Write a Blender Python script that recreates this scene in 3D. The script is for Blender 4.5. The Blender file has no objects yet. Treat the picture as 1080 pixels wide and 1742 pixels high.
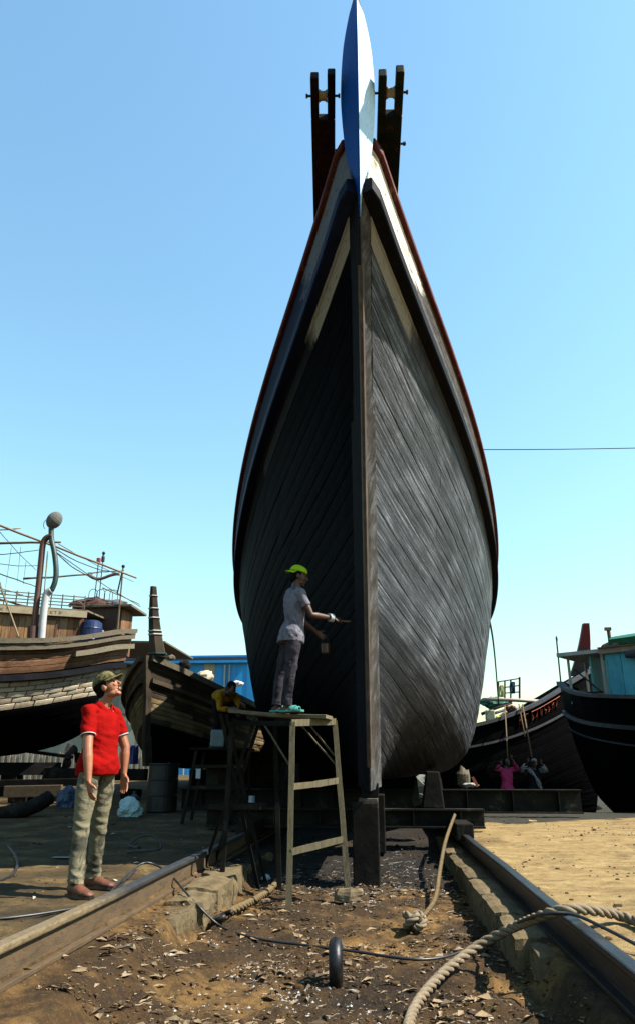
import bpy, bmesh, math, random
from mathutils import Vector, Matrix, noise
R = math.radians
random.seed(7)
scene = bpy.context.scene
COL = scene.collection

# ---------------------------------------------------------------- camera, sky, sun, exposure
FPX, HORIZ_P, YAW, CAMH = 1232.0, R(19.6), R(4.8), 0.92
cam_d = bpy.data.cameras.new('camera')
cam_d.sensor_fit = 'VERTICAL'; cam_d.sensor_height = 36.0
cam_d.lens = 36.0 * FPX / 1742.0
cam_d.clip_end = 3000; cam_d.clip_start = 0.05
cam = bpy.data.objects.new('camera', cam_d); COL.objects.link(cam)
cam.location = (0, 0, CAMH)
cam.rotation_euler = (R(90) + HORIZ_P, 0, YAW)
scene.camera = cam

SUN_AZ = math.atan2(1.0, -0.10)      # clockwise from +Y
SUN_EL = R(50)
world = bpy.data.worlds.new('World'); scene.world = world; world.use_nodes = True
wn = world.node_tree; wn.nodes.clear()
sky = wn.nodes.new('ShaderNodeTexSky'); sky.sky_type = 'NISHITA'; sky.sun_disc = False
sky.sun_elevation = SUN_EL; sky.sun_rotation = SUN_AZ
sky.altitude = 0; sky.air_density = 2.0; sky.dust_density = 0.6; sky.ozone_density = 5.0
wtint = wn.nodes.new('ShaderNodeMix'); wtint.data_type = 'RGBA'; wtint.blend_type = 'MULTIPLY'
wtint.inputs['Factor'].default_value = 1.0
wtint.inputs[7].default_value = (0.95, 1.14, 1.10, 1)
wbg = wn.nodes.new('ShaderNodeBackground'); wbg.inputs['Strength'].default_value = 0.065
wout = wn.nodes.new('ShaderNodeOutputWorld')
wn.links.new(sky.outputs[0], wtint.inputs[6]); wn.links.new(wtint.outputs[2], wbg.inputs[0])
wn.links.new(wbg.outputs[0], wout.inputs[0])

sun_d = bpy.data.lights.new('sun', 'SUN'); sun_d.energy = 5.0; sun_d.angle = R(0.53); sun_d.color = (1.0, 0.93, 0.82)
sun = bpy.data.objects.new('sun', sun_d); COL.objects.link(sun)
sdir = Vector((math.sin(SUN_AZ) * math.cos(SUN_EL), math.cos(SUN_AZ) * math.cos(SUN_EL), math.sin(SUN_EL)))
sun.rotation_euler = sdir.to_track_quat('Z', 'Y').to_euler()
sun.location = (30, 5, 30)

vs = scene.view_settings
vs.view_transform = 'Standard'; vs.look = 'None'; vs.exposure = 1.75; vs.gamma = 1.0; vs.use_curve_mapping = False
scene.render.engine = 'CYCLES'
scene.cycles.max_bounces = 5; scene.cycles.diffuse_bounces = 3; scene.cycles.glossy_bounces = 3

# ---------------------------------------------------------------- survey helper: a sight line of the camera met at a given distance or height
_fw = Vector((-math.sin(YAW) * math.cos(HORIZ_P), math.cos(YAW) * math.cos(HORIZ_P), math.sin(HORIZ_P)))
_rt = Vector((math.cos(YAW), math.sin(YAW), 0)); _up = _rt.cross(_fw)
def _ray(x, y): return _fw + _rt * ((x - 540) / FPX) - _up * ((y - 871) / FPX)
def at(x, y, Y):
    r = _ray(x, y); return Vector((0, 0, CAMH)) + r * (Y / r.y)
def gnd(x, y, z=0.0):
    r = _ray(x, y); return Vector((0, 0, CAMH)) + r * ((z - CAMH) / r.z)

# ---------------------------------------------------------------- materials
MATS = {}
KALB = .46        # shade deepened through colour: one common cut of all tones, exposure raised to match
class NT:
    def __init__(s, name):
        s.m = bpy.data.materials.new(name); s.m.use_nodes = True; s.t = s.m.node_tree
        s.b = s.t.nodes['Principled BSDF']; s.co = s.n('ShaderNodeTexCoord')
    def n(s, t, **k):
        x = s.t.nodes.new(t)
        for a, v in k.items(): setattr(x, a, v)
        return x
    def l(s, a, b): s.t.links.new(a, b)
    def vec(s, scale, src='Object', rot=(0, 0, 0)):
        mp = s.n('ShaderNodeMapping'); mp.inputs['Scale'].default_value = scale; mp.inputs['Rotation'].default_value = rot
        s.l(s.co.outputs[src], mp.inputs[0]); return mp.outputs[0]
    def noise(s, v, scale, detail=4, rough=.6, dist=0):
        x = s.n('ShaderNodeTexNoise'); x.inputs['Scale'].default_value = scale; x.inputs['Detail'].default_value = detail
        x.inputs['Roughness'].default_value = rough; x.inputs['Distortion'].default_value = dist
        s.l(v, x.inputs['Vector']); return x.outputs['Fac']
    def voro(s, v, scale, feature='F1'):
        x = s.n('ShaderNodeTexVoronoi', feature=feature); x.inputs['Scale'].default_value = scale
        s.l(v, x.inputs['Vector']); return x.outputs['Distance']
    def ramp(s, f, stops):
        x = s.n('ShaderNodeValToRGB'); e = x.color_ramp.elements
        while len(e) < len(stops): e.new(.5)
        for q, (p, c) in zip(e, stops):
            q.position = p; q.color = (c[0], c[1], c[2], 1) if not isinstance(c, (int, float)) else (c, c, c, 1)
        s.l(f, x.inputs[0]); return x.outputs[0]
    def mix(s, f, a, b, mode='MIX'):
        x = s.n('ShaderNodeMix', data_type='RGBA', blend_type=mode)
        for sock, v in ((x.inputs[0], f), (x.inputs[6], a), (x.inputs[7], b)):
            if isinstance(v, (int, float)): sock.default_value = v
            elif isinstance(v, tuple): sock.default_value = (v[0], v[1], v[2], 1)
            else: s.l(v, sock)
        return x.outputs[2]
    def math(s, op, a, b=0.0, c=0.0, clamp=False):
        x = s.n('ShaderNodeMath', operation=op, use_clamp=clamp)
        for sock, v in zip(x.inputs, (a, b, c)):
            if isinstance(v, (int, float)): sock.default_value = v
            else: s.l(v, sock)
        return x.outputs[0]
    def sep(s, v):
        x = s.n('ShaderNodeSeparateXYZ'); s.l(v, x.inputs[0]); return x.outputs
    def rnd(s): return s.n('ShaderNodeObjectInfo').outputs['Random']
    def bump(s, h, strength=.4, dist=.01):
        x = s.n('ShaderNodeBump'); x.inputs['Strength'].default_value = strength; x.inputs['Distance'].default_value = dist
        s.l(h, x.inputs['Height']); s.l(x.outputs[0], s.b.inputs['Normal'])
    def col(s, c):
        x = s.mix(1.0, c, (KALB, KALB, KALB), 'MULTIPLY'); s.l(x, s.b.inputs['Base Color'])
    def set(s, rough=.7, spec=.4, metal=0.0, coat=0.0):
        if isinstance(rough, (int, float)): s.b.inputs['Roughness'].default_value = rough
        else: s.l(rough, s.b.inputs['Roughness'])
        s.b.inputs['Specular IOR Level'].default_value = spec; s.b.inputs['Metallic'].default_value = metal
        s.b.inputs['Coat Weight'].default_value = coat

def wear(name, a, b, c=None, scale=6, stretch=(1, 1, 1), rough=.7, spec=.35, bump=.3, metal=0, var=.25, src='Object', bd=.006):
    """two-tone worn surface, a third colour in patches, some shift from piece to piece"""
    t = NT(name); v = t.vec(stretch, src)
    n1 = t.noise(v, scale, 6, .65, .3); n2 = t.noise(v, scale * 5, 4, .7)
    base = t.mix(t.ramp(n1, [(.3, 0.), (.7, 1.)]), a, b)
    if c is not None:
        base = t.mix(t.ramp(t.math('MULTIPLY_ADD', n2, .4, t.math('MULTIPLY', n1, .6)), [(.56, 0.), (.62, 1.)]), base, c)
    if var:
        k = t.math('MULTIPLY_ADD', t.rnd(), var * 2, 1 - var)
        kk = t.n('ShaderNodeCombineXYZ')
        for i in range(3): t.l(k, kk.inputs[i])
        base = t.mix(1.0, base, kk.outputs[0], 'MULTIPLY')
    t.col(base)
    t.set(t.math('MULTIPLY_ADD', n2, .25, rough - .12), spec, metal)
    if bump: t.bump(t.math('ADD', n1, n2), bump, bd)
    return t.m

def M(key, fn=None):
    if key not in MATS: MATS[key] = fn()
    return MATS[key]

def plank_mat(name, tones, gloss=.45, nails=True, bump=.6, spec=.5, streak=(1, 1), src='UV', big=.55, bscale=.8, con=1.6):
    """timber plank: weathering that runs on across the planks, grain streaks along each (u along, v across in metres), nail heads"""
    t = NT(name)
    v1 = t.vec((1.2 * streak[0], 9 * streak[1], 1), src); v2 = t.vec((5, 60, 1), src)
    off = t.n('ShaderNodeVectorMath', operation='ADD'); kk = t.n('ShaderNodeCombineXYZ')
    t.l(t.math('MULTIPLY', t.rnd(), 40), kk.inputs[2]); t.l(v1, off.inputs[0]); t.l(kk.outputs[0], off.inputs[1])
    n1 = t.noise(off.outputs[0], 1.6, 6, .7, .4); n2 = t.noise(v2, 2.5, 5, .7)
    n3 = t.noise(t.vec((1, 1, 1.0)), bscale, 6, .62, .6); n4 = t.noise(t.vec((1, 1, 1)), 6, 5, .7)
    f = t.math('ADD', t.math('MULTIPLY', n3, big), t.math('MULTIPLY', n1, 1 - big))
    f = t.math('ADD', t.math('MULTIPLY', t.math('SUBTRACT', f, .5), con), .5)
    c = t.ramp(f, tones)
    c = t.mix(t.ramp(n2, [(.35, .8), (.68, 0.)]), c, (0, 0, 0))
    c = t.mix(t.ramp(n4, [(.60, 0.), (.68, .55)]), c, tones[0][1])
    k = t.math('MULTIPLY_ADD', t.rnd(), .36, .82); cc = t.n('ShaderNodeCombineXYZ')
    for i in range(3): t.l(k, cc.inputs[i])
    c = t.mix(1.0, c, cc.outputs[0], 'MULTIPLY')
    if nails:
        d = t.voro(t.vec((3.2, 9, 1), src), 1.0)
        c = t.mix(t.ramp(d, [(.05, 1.), (.09, 0.)]), c, (.004, .004, .005))
    t.col(c); t.set(t.math('MULTIPLY_ADD', n2, .35, gloss - .15), spec)
    lump = t.noise(t.vec((6, 22, 1), src), 2.2, 5, .65)
    t.bump(t.math('ADD', t.math('MULTIPLY', n2, .5), t.math('ADD', lump, t.math('MULTIPLY', n4, .6))), bump, .012)
    return t.m

# ---------------------------------------------------------------- objects
OFF = {}
def tag(o, label=None, cat=None, group=None, kind=None):
    if label: o['label'] = label
    if cat: o['category'] = cat
    if group: o['group'] = group
    if kind: o['kind'] = kind
    return o
def thing(name, label, cat, loc=(0, 0, 0), group=None, local=False, rot=(0, 0, 0)):
    """an Empty at the thing's base; its parts are given in world coordinates unless local"""
    o = bpy.data.objects.new(name, None); COL.objects.link(o); o.empty_display_size = .2
    o.location = loc; o.rotation_euler = rot
    OFF[o.name] = Vector((0, 0, 0)) if local else Vector(loc)
    return tag(o, label, cat, group)

class MB:
    """mesh collector"""
    def __init__(s): s.v = []; s.f = []; s.uv = {}
    def add(s, vs, fs):
        k = len(s.v); s.v += [Vector(p) for p in vs]; s.f += [tuple(i + k for i in f) for f in fs]; return s
    def rbar(s, p0, p1, w, h, up=(0, 0, 1), n=7, amp=.006, seed=0):
        """a used, not quite straight bar"""
        p0, p1 = Vector(p0), Vector(p1); d = (p1 - p0).normalized(); a = d.cross(Vector(up))
        if a.length < 1e-4: a = d.cross(Vector((1, 0, 0)))
        a.normalize(); b = a.cross(d).normalized(); rings = []
        for i in range(n + 1):
            p = p0.lerp(p1, i / n); e = math.sin(math.pi * i / n)
            p = p + (a * noise.noise(p * 3 + Vector((seed, 0, 1))) + b * noise.noise(p * 3 + Vector((0, seed, 5)))) * amp * e
            ww = w / 2 * (1 + .12 * noise.noise(p * 9)); hh = h / 2 * (1 + .12 * noise.noise(p * 9 + Vector((3, 3, 3))))
            rings.append([p - a*ww - b*hh, p + a*ww - b*hh, p + a*ww + b*hh, p - a*ww + b*hh])
        return s.ring_loft(rings)
    def box(s, c, size, rot=None):
        x, y, z = size[0] / 2, size[1] / 2, size[2] / 2; c = Vector(c)
        vs = [Vector(p) for p in ((-x,-y,-z),(x,-y,-z),(x,y,-z),(-x,y,-z),(-x,-y,z),(x,-y,z),(x,y,z),(-x,y,z))]
        if rot is not None:
            m = rot if isinstance(rot, Matrix) else Matrix.Rotation(rot, 3, 'Z')
            vs = [m @ p for p in vs]
        return s.add([p + c for p in vs], [(3,2,1,0),(4,5,6,7),(0,1,5,4),(1,2,6,5),(2,3,7,6),(3,0,4,7)])
    def bar(s, p0, p1, w, h, up=(0, 0, 1), w1=None, h1=None):
        """rectangular bar from p0 to p1, w across, h along up"""
        p0, p1 = Vector(p0), Vector(p1); d = (p1 - p0).normalized(); u = Vector(up)
        a = d.cross(u)
        if a.length < 1e-4: a = d.cross(Vector((1, 0, 0)))
        a.normalize(); b = a.cross(d).normalized()
        w1 = w if w1 is None else w1; h1 = h if h1 is None else h1
        vs = []
        for p, ww, hh in ((p0, w, h), (p1, w1, h1)):
            vs += [p - a*ww/2 - b*hh/2, p + a*ww/2 - b*hh/2, p + a*ww/2 + b*hh/2, p - a*ww/2 + b*hh/2]
        return s.add(vs, [(3,2,1,0),(4,5,6,7),(0,1,5,4),(1,2,6,5),(2,3,7,6),(3,0,4,7)])
    def ring_loft(s, rings, closed=True, caps=True):
        k = len(s.v); n = len(rings[0])
        for r in rings: s.v += [Vector(p) for p in r]
        for i in range(len(rings) - 1):
            for j in range(n if closed else n - 1):
                a, b = k + i*n + j, k + i*n + (j+1) % n
                s.f.append((a, b, b + n, a + n))
        if caps and closed:
            s.f.append(tuple(k + j for j in reversed(range(n)))); e = k + (len(rings)-1)*n
            s.f.append(tuple(e + j for j in range(n)))
        return s
    def tube(s, pts, r, n=8, caps=True, ref=None, flat=1.0):
        """tube through pts; r a number or list; flat squashes the second axis"""
        pts = [Vector(p) for p in pts]; m = len(pts)
        rr = r if isinstance(r, (list, tuple)) else [r] * m
        rings = []; prev = Vector(ref) if ref else None
        for i, p in enumerate(pts):
            d = (pts[min(i+1, m-1)] - pts[max(i-1, 0)])
            if d.length < 1e-7: d = Vector((0, 0, 1))
            d.normalize()
            if prev is None: prev = Vector((0, 0, 1)) if abs(d.z) < .9 else Vector((1, 0, 0))
            a = prev - d * prev.dot(d)
            if a.length < 1e-5: a = d.orthogonal()
            a.normalize(); b = d.cross(a); prev = a
            q = rr[i]; qa, qb = (q if isinstance(q, (tuple, list)) else (q, q * flat))
            rings.append([p + a * (qa * math.cos(2*math.pi*j/n)) + b * (qb * math.sin(2*math.pi*j/n)) for j in range(n)])
        return s.ring_loft(rings, True, caps)
    def ball(s, c, r, n=14, rot=None):
        """ellipsoid"""
        c = Vector(c); rr = r if isinstance(r, (tuple, list)) else (r, r, r); rings = []
        h = max(6, n // 2 + 1)
        for i in range(h + 1):
            th = math.pi * (i + .02 * (i == 0) - .02 * (i == h)) / h; ring = []
            for j in range(n):
                ph = 2 * math.pi * j / n
                p = Vector((rr[0]*math.sin(th)*math.cos(ph), rr[1]*math.sin(th)*math.sin(ph), -rr[2]*math.cos(th)))
                if rot is not None: p = rot @ p
                ring.append(c + p)
            rings.append(ring)
        return s.ring_loft(rings)
    def cyl(s, p0, p1, r0, r1=None, n=12): return s.tube([p0, p1], [r0, r0 if r1 is None else r1], n)
    def grid(s, rows, uvs=None):
        k = len(s.v); n = len(rows[0])
        for i, r in enumerate(rows):
            for j, p in enumerate(r):
                if uvs: s.uv[len(s.v)] = uvs[i][j]
                s.v.append(Vector(p))
        for i in range(len(rows) - 1):
            for j in range(n - 1):
                s.f.append((k + i*n + j, k + i*n + j + 1, k + (i+1)*n + j + 1, k + (i+1)*n + j))
        return s
    def build(s, name, mat, parent=None, smooth=False, bevel=0, seg=2, auto=True):
        off = OFF.get(parent.name, Vector((0, 0, 0))) if parent else Vector((0, 0, 0))
        me = bpy.data.meshes.new(name)
        me.from_pydata([tuple(p - off) for p in s.v], [], s.f); me.update()
        if s.uv:
            ul = me.uv_layers.new(name='UVMap')
            for lp in me.loops:
                q = s.uv.get(lp.vertex_index)
                if q: ul.data[lp.index].uv = q
        for mm in (mat if isinstance(mat, (list, tuple)) else [mat]): me.materials.append(mm)
        o = bpy.data.objects.new(name, me); COL.objects.link(o)
        if smooth: me.polygons.foreach_set('use_smooth', [True] * len(me.polygons))
        if parent: o.parent = parent; OFF[o.name] = off
        if bevel:
            bv = o.modifiers.new('bevel', 'BEVEL'); bv.width = bevel; bv.segments = seg; bv.limit_method = 'ANGLE'
        return o

def fixnormals(o):
    bm = bmesh.new(); bm.from_mesh(o.data); bmesh.ops.recalc_face_normals(bm, faces=bm.faces[:]); bm.to_mesh(o.data); bm.free(); return o

def copy_tree(o, parent=None):
    c = o.copy(); COL.objects.link(c); c.parent = parent
    for ch in list(o.children): copy_tree(ch, c)
    return c

def lerp(a, b, t): return a + (b - a) * t
def sstep(a, b, x):
    t = min(1, max(0, (x - a) / (b - a))); return t * t * (3 - 2 * t)
def interp(tab, x):
    """smooth (monotone) interpolation through a table of (x, y)"""
    if x <= tab[0][0]: return tab[0][1]
    if x >= tab[-1][0]: return tab[-1][1]
    for i in range(len(tab) - 1):
        if tab[i][0] <= x <= tab[i+1][0]: break
    def sl(k):
        if k <= 0: return (tab[1][1]-tab[0][1])/(tab[1][0]-tab[0][0])
        if k >= len(tab)-1: return (tab[-1][1]-tab[-2][1])/(tab[-1][0]-tab[-2][0])
        return (tab[k+1][1]-tab[k-1][1])/(tab[k+1][0]-tab[k-1][0])
    x0, y0 = tab[i]; x1, y1 = tab[i+1]; h = x1-x0; t = (x-x0)/h
    m0, m1 = sl(i)*h, sl(i+1)*h
    return (2*t**3-3*t*t+1)*y0+(t**3-2*t*t+t)*m0+(-2*t**3+3*t*t)*y1+(t**3-t*t)*m1
def spline(pts, n):
    """Catmull-Rom through points, n samples per span"""
    pts = [Vector(p) for p in pts]; out = []
    for i in range(len(pts) - 1):
        p0, p1, p2, p3 = pts[max(i-1, 0)], pts[i], pts[i+1], pts[min(i+2, len(pts)-1)]
        for k in range(n):
            t = k / n
            out.append(.5 * ((2*p1) + (p2-p0)*t + (2*p0-5*p1+4*p2-p3)*t*t + (3*p1-p0-3*p2+p3)*t**3))
    out.append(pts[-1]); return out
def nz(p, s=1.0): return noise.noise(Vector(p) * s)

# ================================================================ GROUND
LR, RR = -1.93, 1.10          # the two slipway rails
def ground_h(x, y):
    bank_l = .03 * max(0, min(y, 30) - 9) * sstep(-1.6, -3.2, x) * (1 - .0 * x)
    bank_r = .004 * max(0, min(y, 17) - 9)
    # pit between the rails, filled in towards the hull's stern
    t = sstep(-1.62, -1.45, x) * (1 - sstep(.84, .98, x))
    fill = sstep(10.5, 13, y)
    pit = lerp(-.30, -.12, fill)
    side_l = lerp(.0, -.12, sstep(-2.02, -1.82, x))
    side_r = lerp(-.10, .04, sstep(1.06, 1.16, x))
    side = side_l if x < -.4 else side_r
    z = lerp(side + (bank_l if x < -.4 else bank_r), pit, t)
    # soil heaped against the left rail near the camera
    z += .10 * sstep(-1.0, -1.7, x) * (1 - sstep(5.0, 6.2, y)) * t
    # foreshore falls away to the river beyond the cradle, right of the big hull
    z -= .5 * sstep(17, 22, y) * sstep(0, 2.5, x)
    if y < 24 and abs(x) < 14:
        amp = .010 + .026 * t * (1 - fill)
        z += amp * nz((x, y, 3), 2.3) + amp * .75 * nz((x, y, 9), 6) + amp * .55 * nz((x, y, 1), 15)
        if x < -2.05: z += .012 * nz((x, y, 15), 3.1) + .007 * nz((x, y, 18), 9)
        # ruts and footmarks in the sand on the right
        if x > 1.15:
            z += .014 * nz((x * .8, y * 1.9, 5), 1.8) + .006 * nz((x, y, 8), 11)
            d = noise.voronoi(Vector((x * 2.1, y * 1.6, 0)))[0][0]; z -= .022 * max(0, 1 - d / .22)      # footmarks
    return z
def axis(lo, hi, step, far, grow=1.35):
    a = []; x = lo
    while x <= hi: a.append(x); x += step
    d = step
    while a[-1] < far: d *= grow; a.append(a[-1] + d)
    d = step
    while a[0] > -far: d *= grow; a.insert(0, a[0] - d)
    return a
gx = axis(-3.6, 3.0, .030, 900, 1.3); gy = axis(3.6, 10.5, .034, 900, 1.3)
g = MB(); g.grid([[(x, y, ground_h(x, y)) for x in gx] for y in gy])
def m_ground():
    t = NT('soil'); P = t.sep(t.co.outputs['Object']); v = t.vec((1, 1, 1))
    n1 = t.noise(v, 1.1, 6, .62, .4); n2 = t.noise(v, 9, 6, .7); n3 = t.noise(v, 55, 4, .7)
    # soil in the pit, brown to near black
    pit = t.ramp(n1, [(.3, (.012, .0075, .0035)), (.5, (.080, .043, .014)), (.66, (.32, .18, .055))])
    pit = t.mix(t.ramp(n2, [(.42, 0.), (.66, .8)]), pit, (.022, .014, .008))
    pit = t.mix(t.ramp(n3, [(.55, 0.), (.72, .6)]), pit, (.22, .15, .075))
    # earth turning near black under the boat, with a ragged edge
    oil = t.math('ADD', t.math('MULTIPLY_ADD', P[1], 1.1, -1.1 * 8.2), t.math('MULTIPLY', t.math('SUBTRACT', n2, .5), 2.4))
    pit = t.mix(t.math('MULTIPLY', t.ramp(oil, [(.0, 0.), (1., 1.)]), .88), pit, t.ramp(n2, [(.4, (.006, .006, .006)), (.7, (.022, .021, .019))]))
    # pale river sand to the right of the slip
    sv = t.vec((.8, 2.0, 1))
    ns = t.noise(sv, 2.6, 6, .7, .6)
    sand = t.ramp(ns, [(.28, (.16, .105, .042)), (.5, (.37, .255, .105)), (.7, (.52, .375, .175))])
    sand = t.mix(t.ramp(n2, [(.54, 0.), (.70, .7)]), sand, (.10, .058, .022))
    sand = t.mix(t.ramp(t.noise(v, .55, 5, .6, .8), [(.52, 0.), (.66, .65)]), sand, (.14, .085, .034))
    wet_shade = t.math('SUBTRACT', t.math('MULTIPLY_ADD', P[0], -.55, P[1]), 12.4)        # damp mud nearer the water, darkened further for the boats' shadows
    wet_shade = t.math('ADD', wet_shade, t.math('MULTIPLY', t.math('SUBTRACT', n1, .5), 3.0))
    sand = t.mix(t.ramp(wet_shade, [(.0, 0.), (.25, 1.)]), sand, t.ramp(n2, [(.3, (.018, .017, .012)), (.7, (.075, .07, .05))]))
    # trodden grey-olive mud to the left
    mud = t.ramp(t.noise(t.vec((1, 1.15, 1)), 1.5, 7, .68, .6), [(.3, (.030, .021, .010)), (.52, (.11, .072, .028)), (.72, (.30, .20, .075))])
    mud = t.mix(t.ramp(n2, [(.50, 0.), (.68, .75)]), mud, (.035, .026, .013))
    mud = t.mix(t.ramp(n3, [(.60, 0.), (.74, .5)]), mud, (.24, .18, .10))
    wob = t.math('MULTIPLY', t.math('SUBTRACT', n2, .5), .14)
    xr = t.math('ADD', P[0], wob)
    c = t.mix(t.ramp(t.math('MULTIPLY_ADD', xr, 5, 10.2), [(.0, 0.), (1., 1.)]), mud, pit)
    c = t.mix(t.ramp(t.math('MULTIPLY_ADD', xr, 6, -6.4), [(.0, 0.), (1., 1.)]), c, sand)
    t.col(c); t.set(.92, .15)
    t.bump(t.math('ADD', t.math('MULTIPLY', n2, 1.4), n3), .75, .02)
    return t.m
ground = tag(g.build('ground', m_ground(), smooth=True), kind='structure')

# river beyond the foreshore, far behind the boats
rv = MB(); rv.grid([[(x, y, -.52) for x in (-900, -60, 60, 900)] for y in (60, 200, 900)])
def m_river():
    t = NT('river_water'); t.col((.10, .11, .09)); t.set(.12, .5); t.bump(t.noise(t.vec((1, 3, 1)), .6, 4), .3, .1); return t.m
ground_far = tag(rv.build('river', m_river()), kind='structure')

# ---------------------------------------------------------------- loose litter
def scatter(name, n, area, maker, mat, label, seed, kind='stuff', dens=None):
    rnd = random.Random(seed); mb = MB(); k = 0
    while k < n:
        x = rnd.uniform(area[0], area[1]); y = area[2] + (area[3] - area[2]) * rnd.random() ** 1.4
        if dens and rnd.random() > dens(x, y): continue
        maker(mb, rnd, x, y, ground_h(x, y)); k += 1
    return tag(mb.build(name, mat), label, name.replace('_', ' '), kind=kind)
def leaf(mb, rnd, x, y, z):
    L = rnd.uniform(.006, .018) if rnd.random() < .8 else rnd.uniform(.025, .058); W = L * rnd.uniform(.22, .5); a = rnd.uniform(0, 6.283); c = rnd.uniform(.1, .45) * L
    t = rnd.uniform(-.4, .4); ca, sa = math.cos(a), math.sin(a)
    q = [(-L, 0, 0), (0, -W, c * .8 + t * W), (L, 0, c * .4), (0, W, c * .8 - t * W)]
    mb.add([(x + p[0]*ca - p[1]*sa, y + p[0]*sa + p[1]*ca, z + .004 + p[2]) for p in q], [(0, 1, 2), (0, 2, 3)])
def chip(mb, rnd, x, y, z):
    L = rnd.choice((.003, .004, .005, .006, .008, .013)); a = rnd.uniform(0, 6.28); ca, sa = math.cos(a) * L, math.sin(a) * L; h = L * .7
    mb.add([(x+ca, y+sa, z), (x-sa, y+ca*.7, z), (x-ca, y-sa, z), (x+sa, y-ca*.7, z), (x, y, z+h)], [(0,1,4),(1,2,4),(2,3,4),(3,0,4)])
def clod(mb, rnd, x, y, z):
    r = rnd.uniform(.004, .014) * (1 if rnd.random() < .93 else 2.2)
    mb.ball((x, y, z + r*.2), (r*rnd.uniform(.8, 1.4), r*rnd.uniform(.8, 1.3), r*.7), 6)
def shaving(mb, rnd, x, y, z):
    L = rnd.uniform(.03, .11); a = rnd.uniform(0, 6.28); w = rnd.uniform(.002, .005); pts = []
    for i in range(5):
        t = i / 4 - .5; b = a + t * rnd.uniform(-1.2, 1.2)
        pts.append((x + math.cos(b)*t*L, y + math.sin(b)*t*L, z + .006 + rnd.uniform(0, .015)))
    mb.tube(pts, w, 4, True, None, .5)
inpit = lambda x, y: 1.0 if -1.7 < x < .95 else (.5 if x < -1.7 else .06)
def patch(x, y): return inpit(x, y) * (.25 + .75 * sstep(-.1, .45, nz((x, y, 2), 1.7)))
leafm = wear('dry_leaf', (.22, .13, .055), (.40, .30, .17), (.10, .055, .022), scale=22, var=0, bump=0, rough=.8)
scatter('leaf_litter', 2600, (-1.9, 1.0, 4.1, 10), leaf, leafm, 'dry brown leaves scattered over the soil between the rails', 3, dens=patch)
scatter('dark_leaf_litter', 1500, (-1.9, 1.0, 4.1, 10), leaf, wear('rotten_leaf', (.05, .028, .012), (.13, .075, .03), scale=22, var=0, bump=0, rough=.8), 'dark rotten leaves trodden into the soil between the rails', 4, dens=patch)
scatter('leaf_fall', 420, (-5.5, 4.5, 4.3, 13), leaf, wear('pale_leaf', (.42, .36, .26), (.6, .55, .45), scale=15, var=0, bump=0), 'pale dry leaves and paper bits strewn across the yard', 5, dens=lambda x, y: .25 if x > 1.1 else 1)
def spots(x, y):
    d = min((Vector((x, y)) - Vector(c)).length / r for c, r in (((-.55, 4.75), .5), ((-.95, 4.5), .4), ((-.1, 4.55), .4), ((.35, 8.7), .7), ((-.75, 5.4), .5), ((-.3, 8.0), .9), ((-1.35, 6.2), .35)))
    return max(.015, (1 - d) ** 2 if d < 1 else 0) * (.2 + .8 * sstep(0, .4, nz((x, y, 7), 3.1)))
scatter('paint_chips', 750, (-1.7, .9, 4.1, 9.6), chip, wear('white_chip', (.32, .31, .28), (.55, .54, .52), scale=9, var=0, bump=0), 'tiny white paint flakes and shell grit on the soil', 8, dens=spots)
scatter('soil_clods', 1500, (-1.75, .95, 4.1, 10), clod, wear('clod', (.035, .021, .01), (.12, .07, .03), scale=14, var=0, rough=.95, spec=.1), 'small brown clods of earth between the rails', 12, dens=patch)
scatter('wood_shavings', 170, (-1.8, 1.0, 4.2, 10), shaving, wear('shaving', (.20, .13, .07), (.42, .32, .2), scale=8, var=0, bump=0), 'twigs and curled wood shavings lying between the rails', 21, dens=patch)
scatter('sand_debris', 520, (1.2, 5.5, 4.6, 15), clod, wear('dark_bits', (.04, .025, .012), (.14, .085, .04), scale=14, var=0, rough=.95, spec=.1), 'small dark clods and bits strewn over the yellow sand', 31, dens=lambda x, y: .15 + .85 * sstep(0, .4, nz((x, y, 4), 1.1)))
scatter('mud_debris', 420, (-6.5, -2.05, 4.6, 15), clod, wear('mud_bits', (.035, .025, .012), (.16, .11, .055), scale=14, var=0, rough=.95, spec=.1), 'small clods and bits strewn over the mud left of the rail', 33, dens=lambda x, y: .2 + .8 * sstep(0, .4, nz((x, y, 6), 1.1)))
scatter('sooty_debris', 700, (-1.4, .8, 8.3, 13.5), clod, wear('sooty_bits', (.01, .01, .009), (.05, .045, .04), scale=14, var=0, rough=.95, spec=.05), 'black crumbs of tar and earth under the bow', 41)
scatter('pale_shavings', 260, (-1.3, .8, 8.3, 12.5), shaving, wear('pale_shaving', (.12, .10, .08), (.4, .36, .3), scale=8, var=0, bump=0), 'pale wood shavings on the dark ground under the bow', 42, dens=lambda x, y: .15 + .85 * sstep(-.05, .4, nz((x, y, 3), 1.6)))

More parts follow.
